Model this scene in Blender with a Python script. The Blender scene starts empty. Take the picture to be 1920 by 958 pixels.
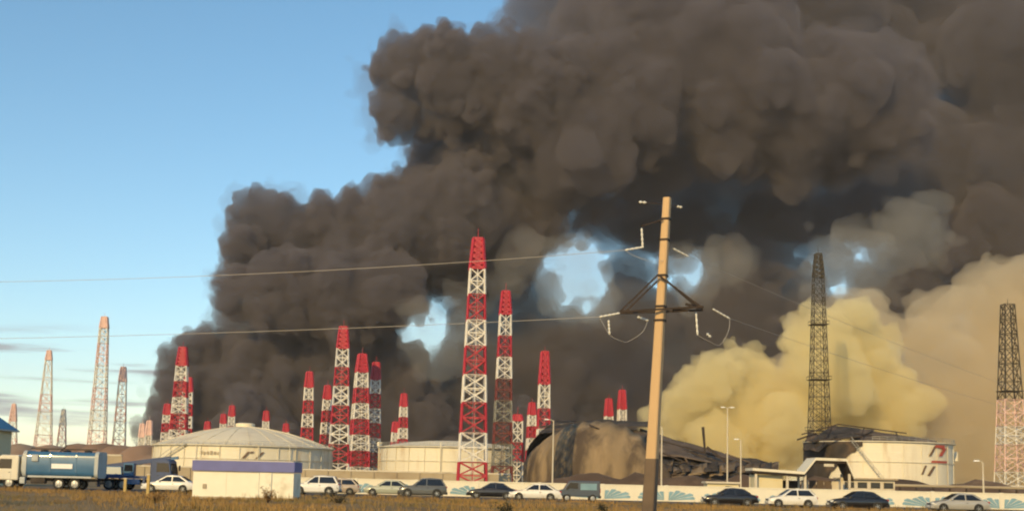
import bpy, bmesh, math, random
import numpy as np
from mathutils import Vector, Matrix, Euler

scene = bpy.context.scene
C = scene.collection
R = math.radians

# ------------------------------------------------------------------ camera
FPX = 2400.0                      # focal length in pixels of the 1920 px wide photograph
PITCH, ROLL, SHIFT = 7.0, 1.30, 129.0
cam_data = bpy.data.cameras.new('camera')
cam = bpy.data.objects.new('camera', cam_data)
C.objects.link(cam)
cam_data.sensor_width = 36.0
cam_data.lens = FPX / 1920.0 * 36.0
cam_data.shift_y = SHIFT / 1920.0
cam_data.clip_start = 0.1
cam_data.clip_end = 30000.0
CAMZ = 1.6
cam.matrix_world = Matrix.Translation((0, 0, CAMZ)) @ Matrix.Rotation(R(90 + PITCH), 4, 'X') @ Matrix.Rotation(R(ROLL), 4, 'Z')
scene.camera = cam

# ------------------------------------------------------------------ sky and sun
SUN_EL, SUN_AZ = 22.0, 202.0      # degrees; azimuth clockwise from +Y (the viewing direction)
world = bpy.data.worlds.new('World')
scene.world = world
world.use_nodes = True
wn, wl = world.node_tree.nodes, world.node_tree.links
wn.clear()
w_out = wn.new('ShaderNodeOutputWorld')
w_bg = wn.new('ShaderNodeBackground')
w_sky = wn.new('ShaderNodeTexSky')
w_sky.sky_type = 'NISHITA'
w_sky.sun_disc = False
w_sky.sun_elevation = R(SUN_EL)
w_sky.sun_rotation = R(SUN_AZ)
w_sky.air_density = 1.0
w_sky.dust_density = 0.1
w_sky.ozone_density = 2.2
w_bg.inputs['Strength'].default_value = 0.15
# thin grey cloud streaks low over the horizon, all the way round
w_geo = wn.new('ShaderNodeTexCoord')
w_map = wn.new('ShaderNodeMapping')
w_map.inputs['Scale'].default_value = (4.0, 4.0, 55.0)
w_noise = wn.new('ShaderNodeTexNoise')
w_noise.inputs['Scale'].default_value = 1.6
w_noise.inputs['Detail'].default_value = 4.0
w_ramp = wn.new('ShaderNodeMapRange')
w_ramp.interpolation_type = 'SMOOTHSTEP'
w_ramp.inputs['From Min'].default_value = 0.50
w_ramp.inputs['From Max'].default_value = 0.68
w_sep = wn.new('ShaderNodeSeparateXYZ')
w_band = wn.new('ShaderNodeMapRange')
w_band.interpolation_type = 'SMOOTHSTEP'
w_band.inputs['From Min'].default_value = 0.115
w_band.inputs['From Max'].default_value = 0.085
w_mul = wn.new('ShaderNodeMath'); w_mul.operation = 'MULTIPLY'
w_mul2 = wn.new('ShaderNodeMath'); w_mul2.operation = 'MULTIPLY'; w_mul2.inputs[1].default_value = 0.8
w_mix = wn.new('ShaderNodeMix'); w_mix.data_type = 'RGBA'
w_mix.inputs['B'].default_value = (2.3, 2.2, 2.4, 1)
wl.new(w_geo.outputs['Generated'], w_map.inputs['Vector'])
wl.new(w_map.outputs['Vector'], w_noise.inputs['Vector'])
wl.new(w_noise.outputs['Fac'], w_ramp.inputs['Value'])
wl.new(w_geo.outputs['Generated'], w_sep.inputs[0])
wl.new(w_sep.outputs['Z'], w_band.inputs['Value'])
wl.new(w_ramp.outputs['Result'], w_mul.inputs[0])
wl.new(w_band.outputs['Result'], w_mul.inputs[1])
wl.new(w_mul.outputs[0], w_mul2.inputs[0])
wl.new(w_mul2.outputs[0], w_mix.inputs['Factor'])
wl.new(w_sky.outputs['Color'], w_mix.inputs['A'])
w_hs = wn.new('ShaderNodeHueSaturation'); w_hs.inputs['Saturation'].default_value = 1.12; w_hs.inputs['Hue'].default_value = 0.488
wl.new(w_mix.outputs['Result'], w_hs.inputs['Color'])
wl.new(w_hs.outputs['Color'], w_bg.inputs['Color'])
wl.new(w_bg.outputs['Background'], w_out.inputs['Surface'])

sun_data = bpy.data.lights.new('sun', 'SUN')
sun = bpy.data.objects.new('sun', sun_data)
C.objects.link(sun)
sun_data.energy = 3.8
sun_data.angle = R(0.5)
sun_data.color = (1.0, 0.70, 0.275)
to_sun = Vector((math.sin(R(SUN_AZ)) * math.cos(R(SUN_EL)), math.cos(R(SUN_AZ)) * math.cos(R(SUN_EL)), math.sin(R(SUN_EL))))
sun.rotation_euler = to_sun.to_track_quat('Z', 'Y').to_euler()
sun.location = to_sun * 100

scene.view_settings.view_transform = 'Standard'
scene.view_settings.look = 'None'
scene.view_settings.exposure = 0.05
scene.view_settings.gamma = 1.0
scene.view_settings.use_curve_mapping = False
scene.render.film_transparent = False
cy = scene.cycles
cy.use_denoising = True
cy.use_adaptive_sampling = True
cy.adaptive_threshold = 0.03
cy.max_bounces = 8
cy.diffuse_bounces = 2
cy.glossy_bounces = 2
cy.transmission_bounces = 4
cy.volume_bounces = 6
cy.transparent_max_bounces = 64
cy.caustics_reflective = False
cy.caustics_refractive = False
scene.render.filter_size = 2.1
cy.filter_width = 2.1

# ------------------------------------------------------------------ places in the scene
ROT = cam.matrix_world.to_3x3()
EYE = Vector((0, 0, CAMZ))
def at(px, py, depth):
    """The point at this depth (metres north of the camera) that the photograph shows at pixel (px, py)."""
    d = ROT @ Vector(((px - 960) / FPX, (479 - py + SHIFT) / FPX, -1.0))
    return EYE + d * (depth / d.y)
def horizon(px):
    d = ROT.transposed()
    lo, hi = 0.0, 1600.0
    for _ in range(40):
        m = (lo + hi) / 2
        if at(px, m, 100).z > CAMZ: lo = m
        else: hi = m
    return lo
def ground(px, depth):
    """Ground point at this depth under photograph column px."""
    p = at(px, horizon(px) + CAMZ * FPX / depth, depth)
    return Vector((p.x, depth, 0.0))
def MPP(depth):
    return depth / FPX
# ------------------------------------------------------------------ mesh helpers
random.seed(11)
class MB:
    """Collects shapes; build() links them as one mesh object."""
    def __init__(s): s.v, s.f = [], []
    def add(s, vs, fs):
        b = len(s.v); s.v += [tuple(v) for v in vs]; s.f += [tuple(b + i for i in f) for f in fs]
        return s
    def box(s, c, size, rz=0.0, taper=1.0):
        hx, hy, hz = size[0] / 2, size[1] / 2, size[2] / 2
        vs = []
        for z, t in ((-hz, 1.0), (hz, taper)):
            for x, y in ((-hx, -hy), (hx, -hy), (hx, hy), (-hx, hy)):
                x2, y2 = x * t, y * t
                vs.append((c[0] + x2 * math.cos(rz) - y2 * math.sin(rz), c[1] + x2 * math.sin(rz) + y2 * math.cos(rz), c[2] + z))
        return s.add(vs, [(3, 2, 1, 0), (4, 5, 6, 7), (0, 1, 5, 4), (1, 2, 6, 5), (2, 3, 7, 6), (3, 0, 4, 7)])
    def bar(s, p, q, w, w2=None, n=4):
        return s.tube([p, q], w / 2, n, (w2 / 2 if w2 else None))
    def tube(s, pts, r, n=6, r2=None, cap=True):
        pts = [Vector(p) for p in pts]; b = []; N = len(pts)
        vs = []
        for i, p in enumerate(pts):
            d = (pts[min(i + 1, N - 1)] - pts[max(i - 1, 0)]).normalized()
            u = d.cross(Vector((0, 0, 1)))
            if u.length < 1e-3: u = Vector((1, 0, 0))
            u.normalize(); w = d.cross(u)
            rr = r if r2 is None else r + (r2 - r) * i / (N - 1)
            for k in range(n):
                a = 2 * math.pi * (k + 0.5) / n
                vs.append(p + (u * math.cos(a) + w * math.sin(a)) * rr)
        fs = []
        for i in range(N - 1):
            for k in range(n):
                k2 = (k + 1) % n
                fs.append((i * n + k, i * n + k2, (i + 1) * n + k2, (i + 1) * n + k))
        if cap: fs += [tuple(range(n - 1, -1, -1)), tuple((N - 1) * n + k for k in range(n))]
        return s.add(vs, fs)
    def lathe(s, prof, n=32, c=(0, 0, 0), a0=0.0, a1=2 * math.pi, axis='Z'):
        full = abs(a1 - a0 - 2 * math.pi) < 1e-6
        m = n if full else n + 1
        vs = []
        for r, z in prof:
            for k in range(m):
                a = a0 + (a1 - a0) * k / n
                x, y = r * math.cos(a), r * math.sin(a)
                if axis == 'Z': p = (x, y, z)
                elif axis == 'Y': p = (x, z, y)
                else: p = (z, x, y)
                vs.append((c[0] + p[0], c[1] + p[1], c[2] + p[2]))
        fs = []
        for i in range(len(prof) - 1):
            for k in range(n if full else m - 1):
                k2 = (k + 1) % m
                fs.append((i * m + k, i * m + k2, (i + 1) * m + k2, (i + 1) * m + k))
        return s.add(vs, fs)
    def prism(s, poly, d0, d1, axis='Y'):
        """Polygon in (x, z) (axis Y), (x, y) (axis Z) or (y, z) (axis X), extruded from d0 to d1."""
        n = len(poly); vs = []
        for d in (d0, d1):
            for a, b in poly:
                vs.append((a, d, b) if axis == 'Y' else ((a, b, d) if axis == 'Z' else (d, a, b)))
        fs = [tuple(range(n)), tuple(range(2 * n - 1, n - 1, -1))]
        for k in range(n):
            k2 = (k + 1) % n; fs.append((k, n + k, n + k2, k2))
        return s.add(vs, fs)
    def quad(s, *p): return s.add(p, [tuple(range(len(p)))])
    def mesh(s, name, mat, smooth=False):
        me = bpy.data.meshes.new(name); me.from_pydata(s.v, [], s.f)
        bm = bmesh.new(); bm.from_mesh(me); bmesh.ops.recalc_face_normals(bm, faces=bm.faces); bm.to_mesh(me); bm.free()
        if mat: me.materials.append(mat)
        if smooth:
            me.polygons.foreach_set('use_smooth', [True] * len(me.polygons)); me.set_sharp_from_angle(angle=R(35))
        return me
    def build(s, name, mat, parent=None, smooth=False, bevel=0.0):
        o = bpy.data.objects.new(name, s.mesh(name, mat, smooth)); C.objects.link(o)
        if parent is not None: o.parent = parent
        if bevel:
            b = o.modifiers.new('bevel', 'BEVEL'); b.width = bevel; b.segments = 2; b.limit_method = 'ANGLE'
        return o
def link(name, me, parent, loc=(0, 0, 0), rz=0.0):
    o = bpy.data.objects.new(name, me); C.objects.link(o); o.parent = parent; o.location = loc; o.rotation_euler = (0, 0, rz)
    return o
def tag(o, label, cat, group=None):
    o['label'] = label; o['category'] = cat
    if group: o['group'] = group
    return o
def thing(name, label, cat, loc=(0, 0, 0), rz=0.0, group=None):
    o = bpy.data.objects.new(name, None); C.objects.link(o)
    o.empty_display_size = 0.5; o.location = loc; o.rotation_euler = (0, 0, rz)
    return tag(o, label, cat, group)
def struct(o): o['kind'] = 'structure'; return o

# ------------------------------------------------------------------ materials
def mat(name, col, rough=0.7, metal=0.0, var=0.0, scale=1.0, stain=None, amount=0.0, sscale=0.4, bump=0.0, stretch=(1, 1, 1), spec=None, coat=0.0):
    m = bpy.data.materials.new(name); m.use_nodes = True
    nt = m.node_tree; N, L = nt.nodes, nt.links
    b = N['Principled BSDF']
    b.inputs['Roughness'].default_value = rough; b.inputs['Metallic'].default_value = metal
    if spec is not None: b.inputs['Specular IOR Level'].default_value = spec
    if coat: b.inputs['Coat Weight'].default_value = coat; b.inputs['Coat Roughness'].default_value = 0.08
    b.inputs['Base Color'].default_value = (*col, 1)
    if var or amount or bump:
        tc = N.new('ShaderNodeTexCoord'); mp = N.new('ShaderNodeMapping'); mp.inputs['Scale'].default_value = stretch
        L.new(tc.outputs['Object'], mp.inputs['Vector'])
        last = None
        if var:
            n1 = N.new('ShaderNodeTexNoise'); n1.inputs['Scale'].default_value = scale; n1.inputs['Detail'].default_value = 6
            L.new(mp.outputs['Vector'], n1.inputs['Vector'])
            mr = N.new('ShaderNodeMapRange'); mr.inputs['From Min'].default_value = 0.25; mr.inputs['From Max'].default_value = 0.75
            mr.inputs['To Min'].default_value = 1 - var; mr.inputs['To Max'].default_value = 1 + var
            L.new(n1.outputs['Fac'], mr.inputs['Value'])
            mx = N.new('ShaderNodeMix'); mx.data_type = 'RGBA'; mx.blend_type = 'MULTIPLY'; mx.inputs['Factor'].default_value = 1
            mx.inputs['A'].default_value = (*col, 1); L.new(mr.outputs['Result'], mx.inputs['B'])
            last = mx.outputs['Result']
        if amount:
            n2 = N.new('ShaderNodeTexNoise'); n2.inputs['Scale'].default_value = sscale; n2.inputs['Detail'].default_value = 7; n2.inputs['Roughness'].default_value = 0.62
            L.new(mp.outputs['Vector'], n2.inputs['Vector'])
            mr2 = N.new('ShaderNodeMapRange'); mr2.inputs['From Min'].default_value = 0.62 - amount * 0.35; mr2.inputs['From Max'].default_value = 0.80 - amount * 0.28
            mr2.interpolation_type = 'SMOOTHSTEP'
            L.new(n2.outputs['Fac'], mr2.inputs['Value'])
            mx2 = N.new('ShaderNodeMix'); mx2.data_type = 'RGBA'
            L.new(mr2.outputs['Result'], mx2.inputs['Factor'])
            if last: L.new(last, mx2.inputs['A'])
            else: mx2.inputs['A'].default_value = (*col, 1)
            mx2.inputs['B'].default_value = (*stain, 1); last = mx2.outputs['Result']
        if last: L.new(last, b.inputs['Base Color'])
        if bump:
            n3 = N.new('ShaderNodeTexNoise'); n3.inputs['Scale'].default_value = scale * 4; n3.inputs['Detail'].default_value = 5
            L.new(mp.outputs['Vector'], n3.inputs['Vector'])
            bp = N.new('ShaderNodeBump'); bp.inputs['Strength'].default_value = bump; bp.inputs['Distance'].default_value = 0.1
            L.new(n3.outputs['Fac'], bp.inputs['Height']); L.new(bp.outputs['Normal'], b.inputs['Normal'])
    return m
M = {}
M['grass'] = mat('dry_grass_ground', (0.25, 0.155, 0.055), 0.95, var=0.35, scale=0.12, stain=(0.10, 0.085, 0.03), amount=0.5, sscale=0.06, bump=0.6)
M['blade'] = mat('dry_grass_blade', (0.31, 0.185, 0.06), 0.9, var=0.4, scale=0.15, stain=(0.13, 0.12, 0.04), amount=0.45, sscale=0.05)
M['asphalt'] = mat('worn_asphalt', (0.07, 0.065, 0.06), 0.9, var=0.25, scale=0.5, stain=(0.16, 0.12, 0.07), amount=0.4, sscale=0.15)
M['earth'] = mat('brown_earth', (0.32, 0.20, 0.13), 0.95, var=0.3, scale=0.08, stain=(0.40, 0.28, 0.19), amount=0.5, sscale=0.05, bump=0.5)
M['darkearth'] = mat('dark_earth', (0.10, 0.06, 0.035), 0.95, var=0.35, scale=0.1, stain=(0.2, 0.13, 0.08), amount=0.35, sscale=0.08, bump=0.5)
M['white'] = mat('tank_white_paint', (0.74, 0.68, 0.54), 0.55, var=0.06, scale=0.15, stain=(0.52, 0.41, 0.27), amount=0.34, sscale=0.22, stretch=(1, 1, 0.16))
M['roofwhite'] = mat('tank_roof_paint', (0.78, 0.69, 0.51), 0.6, var=0.1, scale=0.12, stain=(0.62, 0.52, 0.38), amount=0.3, sscale=0.1)
M['steel'] = mat('galvanised_steel', (0.42, 0.41, 0.38), 0.5, 0.6, var=0.1, scale=1.0)
M['pale'] = mat('pale_concrete', (0.60, 0.54, 0.44), 0.85, var=0.1, scale=0.3, stain=(0.42, 0.35, 0.26), amount=0.3, sscale=0.2)
M['tan'] = mat('tan_concrete', (0.40, 0.33, 0.23), 0.9, var=0.15, scale=0.2, stain=(0.27, 0.20, 0.13), amount=0.35, sscale=0.1)
M['scorched'] = mat('scorched_steel', (0.25, 0.18, 0.105), 0.85, var=0.4, scale=0.12, stain=(0.07, 0.048, 0.032), amount=0.62, sscale=0.10, stretch=(1.3, 1.3, 0.5), bump=0.3)
M['soot'] = mat('soot_black_steel', (0.045, 0.036, 0.03), 0.9, var=0.5, scale=0.25, stain=(0.13, 0.085, 0.055), amount=0.35, sscale=0.2)
M['buckled'] = mat('buckled_burnt_plate', (0.12, 0.085, 0.06), 0.8, var=0.45, scale=0.2, stain=(0.30, 0.24, 0.18), amount=0.35, sscale=0.15)
M['sootwhite'] = mat('soot_streaked_white', (0.74, 0.68, 0.56), 0.6, var=0.08, scale=0.15, stain=(0.10, 0.075, 0.05), amount=0.32, sscale=0.10, stretch=(1, 1, 0.6))
M['red'] = mat('mast_red_paint', (0.42, 0.022, 0.040), 0.5, var=0.2, scale=0.6)
M['mwhite'] = mat('mast_white_paint', (0.72, 0.68, 0.62), 0.5, var=0.12, scale=0.6)
M['fred'] = mat('mast_hazy_faded_red_paint', (0.74, 0.50, 0.44), 0.7, var=0.2, scale=0.5)  # haze and glare over the far masts at left put into paler paint
M['fwhite'] = mat('mast_hazy_faded_white_paint', (0.74, 0.70, 0.62), 0.7, var=0.1, scale=0.5)  # paled the same way, haze mixed into the white
M['dark'] = mat('dark_mast_steel', (0.055, 0.045, 0.03), 0.7, var=0.3, scale=0.6)  # even dark tone for the dark mast sections
M['sred'] = mat('mast_shaded_red_paint', (0.16, 0.035, 0.03), 0.7, var=0.3, scale=0.5)  # shade on the second mast's lower sections, put into the paint colour
M['swhite'] = mat('mast_shaded_white_paint', (0.22, 0.21, 0.18), 0.7, var=0.3, scale=0.5)  # same painted shade for the white sections
M['emblem_red'] = mat('emblem_red_paint', (0.42, 0.07, 0.04), 0.6)
M['emblem_dark'] = mat('emblem_dark_paint', (0.16, 0.10, 0.06), 0.6)
M['polewood'] = mat('pole_concrete', (0.55, 0.37, 0.20), 0.85, var=0.12, scale=1.2, stain=(0.42, 0.26, 0.13), amount=0.3, sscale=0.8, stretch=(1, 1, 0.2), bump=0.3)
M['polebase'] = mat('pole_shaded_base', (0.13, 0.09, 0.06), 0.8, var=0.25, scale=1.5)  # shadow over the foot of the pole, painted as a darker colour
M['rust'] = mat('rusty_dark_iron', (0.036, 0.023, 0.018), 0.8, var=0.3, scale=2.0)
M['insul'] = mat('insulator_glass', (0.72, 0.70, 0.64), 0.25, coat=0.3)
M['wire'] = mat('aluminium_wire', (0.40, 0.37, 0.35), 0.5, 0.2)
M['kiosk'] = mat('kiosk_white_panel', (0.80, 0.76, 0.63), 0.55, var=0.05, scale=0.6, stain=(0.62, 0.55, 0.42), amount=0.22, sscale=0.5)
M['fascia'] = mat('kiosk_blue_fascia', (0.13, 0.14, 0.36), 0.6, var=0.1, scale=1.0)
M['teal'] = mat('wall_blue_paint', (0.20, 0.34, 0.42), 0.75, var=0.2, scale=0.8)
M['wallw'] = mat('wall_white_paint', (0.72, 0.67, 0.55), 0.75, var=0.08, scale=0.5, stain=(0.5, 0.42, 0.31), amount=0.3, sscale=0.35)
M['blueroof'] = mat('blue_metal_roof', (0.06, 0.22, 0.36), 0.5, 0.2, var=0.12, scale=0.6)
M['cream'] = mat('cream_plaster', (0.66, 0.58, 0.38), 0.85, var=0.08, scale=0.5)
M['glass'] = mat('dark_glass', (0.015, 0.016, 0.018), 0.08, spec=0.6)
M['tyre'] = mat('tyre_rubber', (0.022, 0.021, 0.02), 0.85)
M['rim'] = mat('wheel_rim', (0.45, 0.44, 0.42), 0.35, 0.7)
M['plastic'] = mat('black_plastic', (0.03, 0.03, 0.03), 0.6)
M['lampglass'] = mat('headlamp_glass', (0.7, 0.7, 0.68), 0.1, coat=0.5)
M['taillamp'] = mat('tail_lamp_red', (0.35, 0.02, 0.02), 0.2, coat=0.5)
M['plate'] = mat('number_plate_white', (0.75, 0.75, 0.73), 0.5)
M['truckblue'] = mat('truck_blue_paint', (0.045, 0.135, 0.26), 0.35, var=0.15, scale=0.7, coat=0.3)
M['navy'] = mat('crane_navy_paint', (0.035, 0.06, 0.15), 0.4, var=0.2, scale=0.7)
M['greytrim'] = mat('pale_grey_trim', (0.42, 0.44, 0.44), 0.5, var=0.15, scale=1)
M['chassis'] = mat('dirty_chassis', (0.05, 0.038, 0.03), 0.85, var=0.4, scale=1.5)
M['yellowpost'] = mat('ochre_post', (0.48, 0.34, 0.12), 0.7, var=0.15, scale=2)
M['sign'] = mat('white_sign_panel', (0.82, 0.82, 0.82), 0.5)
def paint(name, col, rough=0.3): return mat(name, col, rough, 0.0, var=0.06, scale=1.5, coat=0.6)

# ------------------------------------------------------------------ ground, road, berms
def ground_sheet():
    # one sheet: fine near the camera, coarse to the horizon, gently uneven
    ys = list(np.linspace(-60, 20, 9)) + list(np.linspace(26, 140, 58)) + list(np.linspace(150, 900, 40)) + [1500, 3000, 5000]
    xs = [-2600, -1500, -900, -500] + list(np.linspace(-300, 300, 121)) + [500, 900, 1500, 2600]
    def h(x, y):
        f = max(0, min(1, (y - 20) / 20)) * max(0, min(1, (112 - y) / 14)) if y < 112 else 0
        a = 0.10 * math.sin(x * 0.31 + y * 0.13) + 0.07 * math.sin(x * 0.73 - y * 0.41 + 1.3) + 0.05 * math.sin(x * 1.7 + y * 0.9)
        return a * f
    vs = [(x, y, h(x, y)) for y in ys for x in xs]
    n = len(xs)
    fs = [(j * n + i, j * n + i + 1, (j + 1) * n + i + 1, (j + 1) * n + i) for j in range(len(ys) - 1) for i in range(n - 1)]
    return struct(MB().add(vs, fs).build('ground', M['grass'], smooth=True))
ground_sheet()
rd = MB().add([(-140, 113, 0.02), (140, 108, 0.02), (140, 127, 0.02), (-140, 131, 0.02)], [(0, 1, 2, 3)])
struct(rd.build('road', M['asphalt']))
def berm(name, pts, width, height, mt, seed):
    """A low earth bank along pts (x, y)."""
    r = random.Random(seed); mb = MB(); rows = []
    L = [Vector((p[0], p[1], 0)) for p in pts]
    N = 60
    for i in range(N + 1):
        t = i / N * (len(L) - 1); k = min(int(t), len(L) - 2); p = L[k].lerp(L[k + 1], t - k)
        d = (L[k + 1] - L[k]).normalized(); nrm = Vector((d.y, -d.x, 0))
        hh = height * (0.85 + 0.15 * math.sin(i * 0.9) + r.uniform(-.08, .08)) * min(1, min(i, N - i) / 6 + 0.05)
        rows.append([p + nrm * (width * u) + Vector((0, 0, hh * z + (-0.3 if z == 0 else 0))) for u, z in ((1.0, 0), (.6, .45 + r.uniform(-.06, .06)), (.25, .93), (0, 1.0), (-.25, .95), (-.6, .5), (-1, 0))])
    vs = [v for row in rows for v in row]; n = 7
    fs = [(i * n + k, i * n + k + 1, (i + 1) * n + k + 1, (i + 1) * n + k) for i in range(N) for k in range(n - 1)]
    return struct(mb.add(vs, fs).build(name, mt, smooth=True))
gL, gR = ground(-80, 430), ground(330, 400)
berm('earth_berm', [(gL.x, 430), (ground(150, 420).x, 420), (gR.x, 400)], 26, 10.5, M['earth'], 3)
berm('earth_berm', [(ground(985, 268).x, 268), (ground(1400, 262).x, 262), (ground(2050, 255).x, 255)], 10, 4.0, M['darkearth'], 5)
# grass in the foreground
def grass():
    r = random.Random(5); vs, fs = [], []
    for _ in range(15000):
        y = 40 + 72 * r.random() ** 0.8
        x = r.uniform(-0.46, 0.46) * (y + 8)
        hgt = r.uniform(0.10, 0.30) * (1.0 + 0.8 * (math.sin(x * .4 + y * .23) > 0.55))
        for _k in range(4):
            a = r.uniform(0, 6.283); b = r.uniform(0, .18); cx, cyy = x + math.cos(a) * b, y + math.sin(a) * b
            w = 0.03; an = r.uniform(0, 6.283); dx, dy = math.cos(an) * w, math.sin(an) * w
            lx, ly = r.uniform(-.12, .12), r.uniform(-.12, .12)
            i = len(vs)
            vs += [(cx - dx, cyy - dy, -0.12), (cx + dx, cyy + dy, -0.12), (cx + lx, cyy + ly, hgt * r.uniform(.6, 1.1))]
            fs.append((i, i + 1, i + 2))
    o = MB().add(vs, fs).build('dry_grass', M['blade'])
    o['kind'] = 'stuff'; tag(o, 'ochre dry grass growing over the open ground before the parked cars', 'grass')
grass()
# ------------------------------------------------------------------ storage tanks
def shell_pt(rad, ang, z): return (rad * math.cos(ang), rad * math.sin(ang), z)
def shell_strokes(root, rad, strokes, name, m, off=0.12):
    """strokes: lists of (x, z) quads measured along the shell from its front line; laid on the curved plates."""
    for k, q in enumerate(strokes):
        mb = MB()
        # subdivide along the first edge direction so that the mark follows the curve
        N = 5; vs = []
        for i in range(N + 1):
            t = i / N
            for (p0, p1) in ((q[0], q[1]), (q[3], q[2])):
                x = p0[0] + (p1[0] - p0[0]) * t; z = p0[1] + (p1[1] - p0[1]) * t
                a = -math.pi / 2 + x / rad
                vs += [shell_pt(rad + off, a, z)]
        fs = [(2 * i, 2 * i + 2, 2 * i + 3, 2 * i + 1) for i in range(N)]
        mb.add(vs, fs).build(name, m, root)
def tank_rail(root, rad, z, m, a0=math.pi, a1=2 * math.pi, n=40, h=1.1):
    mb = MB()
    for i in range(n + 1):
        a = a0 + (a1 - a0) * i / n
        mb.bar(shell_pt(rad, a, z), shell_pt(rad, a, z + h), 0.09)
    for zz in (z + h * .55, z + h):
        mb.tube([shell_pt(rad, a0 + (a1 - a0) * i / n, zz) for i in range(n + 1)], 0.05, 4)
    mb.build('handrail', m, root)
def tank_stair(root, rad, a0, a1, z1, m):
    mb = MB(); n = 26
    for i in range(n):
        t = i / (n - 1); a = a0 + (a1 - a0) * t; z = 0.4 + (z1 - 0.4) * t
        ca, sa = math.cos(a), math.sin(a)
        mb.box(((rad + 0.55) * ca, (rad + 0.55) * sa, z), (0.9, 0.5, 0.10), a)
    for zz in (0.0, 1.1):
        mb.tube([shell_pt(rad + 1.0, a0 + (a1 - a0) * i / 20, 0.4 + zz + (z1 - 0.4) * i / 20) for i in range(21)], 0.06, 4)
    for i in range(0, n, 3):
        t = i / (n - 1); a = a0 + (a1 - a0) * t; z = 0.4 + (z1 - 0.4) * t
        mb.bar(shell_pt(rad + 1.0, a, z), shell_pt(rad + 1.0, a, z + 1.1), 0.08)
    mb.build('staircase', m, root)
def shell(root, rad, H, m, courses=5, seams=36, ribs=True):
    prof = [(rad, -0.5)]
    for k in range(courses):
        z0, z1 = H * k / courses, H * (k + 1) / courses
        r = rad - 0.05 * k
        prof += [(r, z0 + 0.02), (r, z1 - 0.02), (r - 0.05, z1)]
    MB().lathe(prof, 96).build('shell', m, root, smooth=True)
    mb = MB().lathe([(rad, H - 0.25), (rad + 0.55, H - 0.2), (rad + 0.55, H), (rad, H + 0.02)], 96)
    mb.build('wind_girder', m, root)
    mb = MB().lathe([(rad + .0, H * .62), (rad + 0.16, H * .62), (rad + 0.16, H * .62 + .14), (rad, H * .62 + .14)], 96)
    mb.build('stiffening_ring', m, root)
    if ribs:
        for k in range(seams):
            a = 2 * math.pi * k / seams + 0.05
            if math.sin(a) < 0.25:
                mb = MB(); mb.box(((rad + 0.05) * math.cos(a), (rad + 0.05) * math.sin(a), H / 2), (0.14, 0.16, H - 0.5), a)
                mb.build('vertical_rib', m, root)

# the domed tank
D1 = 350.0; p = at(458, 838, D1); R1 = 164 * MPP(D1); H1 = p.z
t1 = thing('domed_storage_tank', 'wide white storage tank with a domed roof behind the white kiosk', 'storage tank', (p.x, D1, 0))
shell(t1, R1, H1, M['white'], seams=30)
dome = []
rise = (838 - 800) * MPP(D1)
for k in range(13):
    u = k / 12; dome.append((max(R1 * (1 - u), 0.02), H1 + 0.05 + rise * (1 - (1 - u) ** 1.7)))
MB().lathe(dome, 72).build('dome_roof', M['roofwhite'], t1, smooth=True)
for k in range(24):
    a = 2 * math.pi * k / 24
    MB().tube([(r * math.cos(a), r * math.sin(a), z + 0.10) for r, z in dome[::3]], 0.06, 4).build('roof_rib', M['roofwhite'], t1)
MB().lathe([(2.6, H1 + rise - .8), (2.6, H1 + rise + .8), (1.8, H1 + rise + 1.0), (.02, H1 + rise + 1.0)], 24).build('roof_vent', M['roofwhite'], t1)
tank_rail(t1, R1 + .3, H1, M['steel'])
tank_stair(t1, R1, R(-160), R(-115), H1, M['steel'])
q = MPP(D1)
sl = lambda x, z, w, h, s: [(x, z), (x + w, z), (x + w + s, z + h), (x + s, z + h)]
shell_strokes(t1, R1, [sl(4.0, H1 - 3.6, .75, 2.0, 1.7), sl(7.4, H1 - 3.6, .75, 2.0, 1.9), sl(6.2, H1 - 2.0, .75, .5, .4)], 'emblem_stroke', M['emblem_dark'])
shell_strokes(t1, R1, [sl(-6.6 + i * 0.95, H1 - 2.5 - .05 * (i % 2), .6, .75 + .2 * (i % 3 == 0), .1) for i in range(6)], 'faded_lettering', M['tan'])
# nozzle pipes, foam lines up the shell
for a in (-70, -108, -50):
    aa = R(a); MB().tube([shell_pt(R1 + .35, aa, 0.2), shell_pt(R1 + .35, aa, H1 - .4), shell_pt(R1 - .4, aa, H1 + .5)], 0.11, 6).build('foam_pipe', M['white'], t1)

# the flat-topped tank
D2 = 368.0; p = at(845, 840, D2); R2 = 131 * MPP(D2); H2 = p.z
t2 = thing('flat_storage_tank', 'white flat-topped storage tank with vertical ribs behind the tallest mast', 'storage tank', (p.x, D2, 0))
shell(t2, R2, H2, M['white'], seams=26)
rise2 = 14 * MPP(D2)
MB().lathe([(R2, H2 + .03), (R2 * .7, H2 + rise2 * .55), (R2 * .35, H2 + rise2 * .88), (0.02, H2 + rise2)], 72).build('cone_roof', M['roofwhite'], t2, smooth=True)
tank_rail(t2, R2 + .3, H2, M['steel'])
tank_stair(t2, R2, R(-75), R(-30), H2, M['steel'])
for a in (-172, -95, -60):
    aa = R(a); MB().tube([shell_pt(R2 + .35, aa, 0.2), shell_pt(R2 + .35, aa, H2 - .3), shell_pt(R2 + .3, aa, H2 + 1.0), shell_pt(R2 - .6, aa, H2 + 1.1)], 0.16, 6).build('foam_pipe', M['white'], t2)
MB().box((-R2 - .2, -1.5, H2 + .7), (1.2, 1.2, 1.3)).build('foam_chamber', M['white'], t2, bevel=.2)

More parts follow.
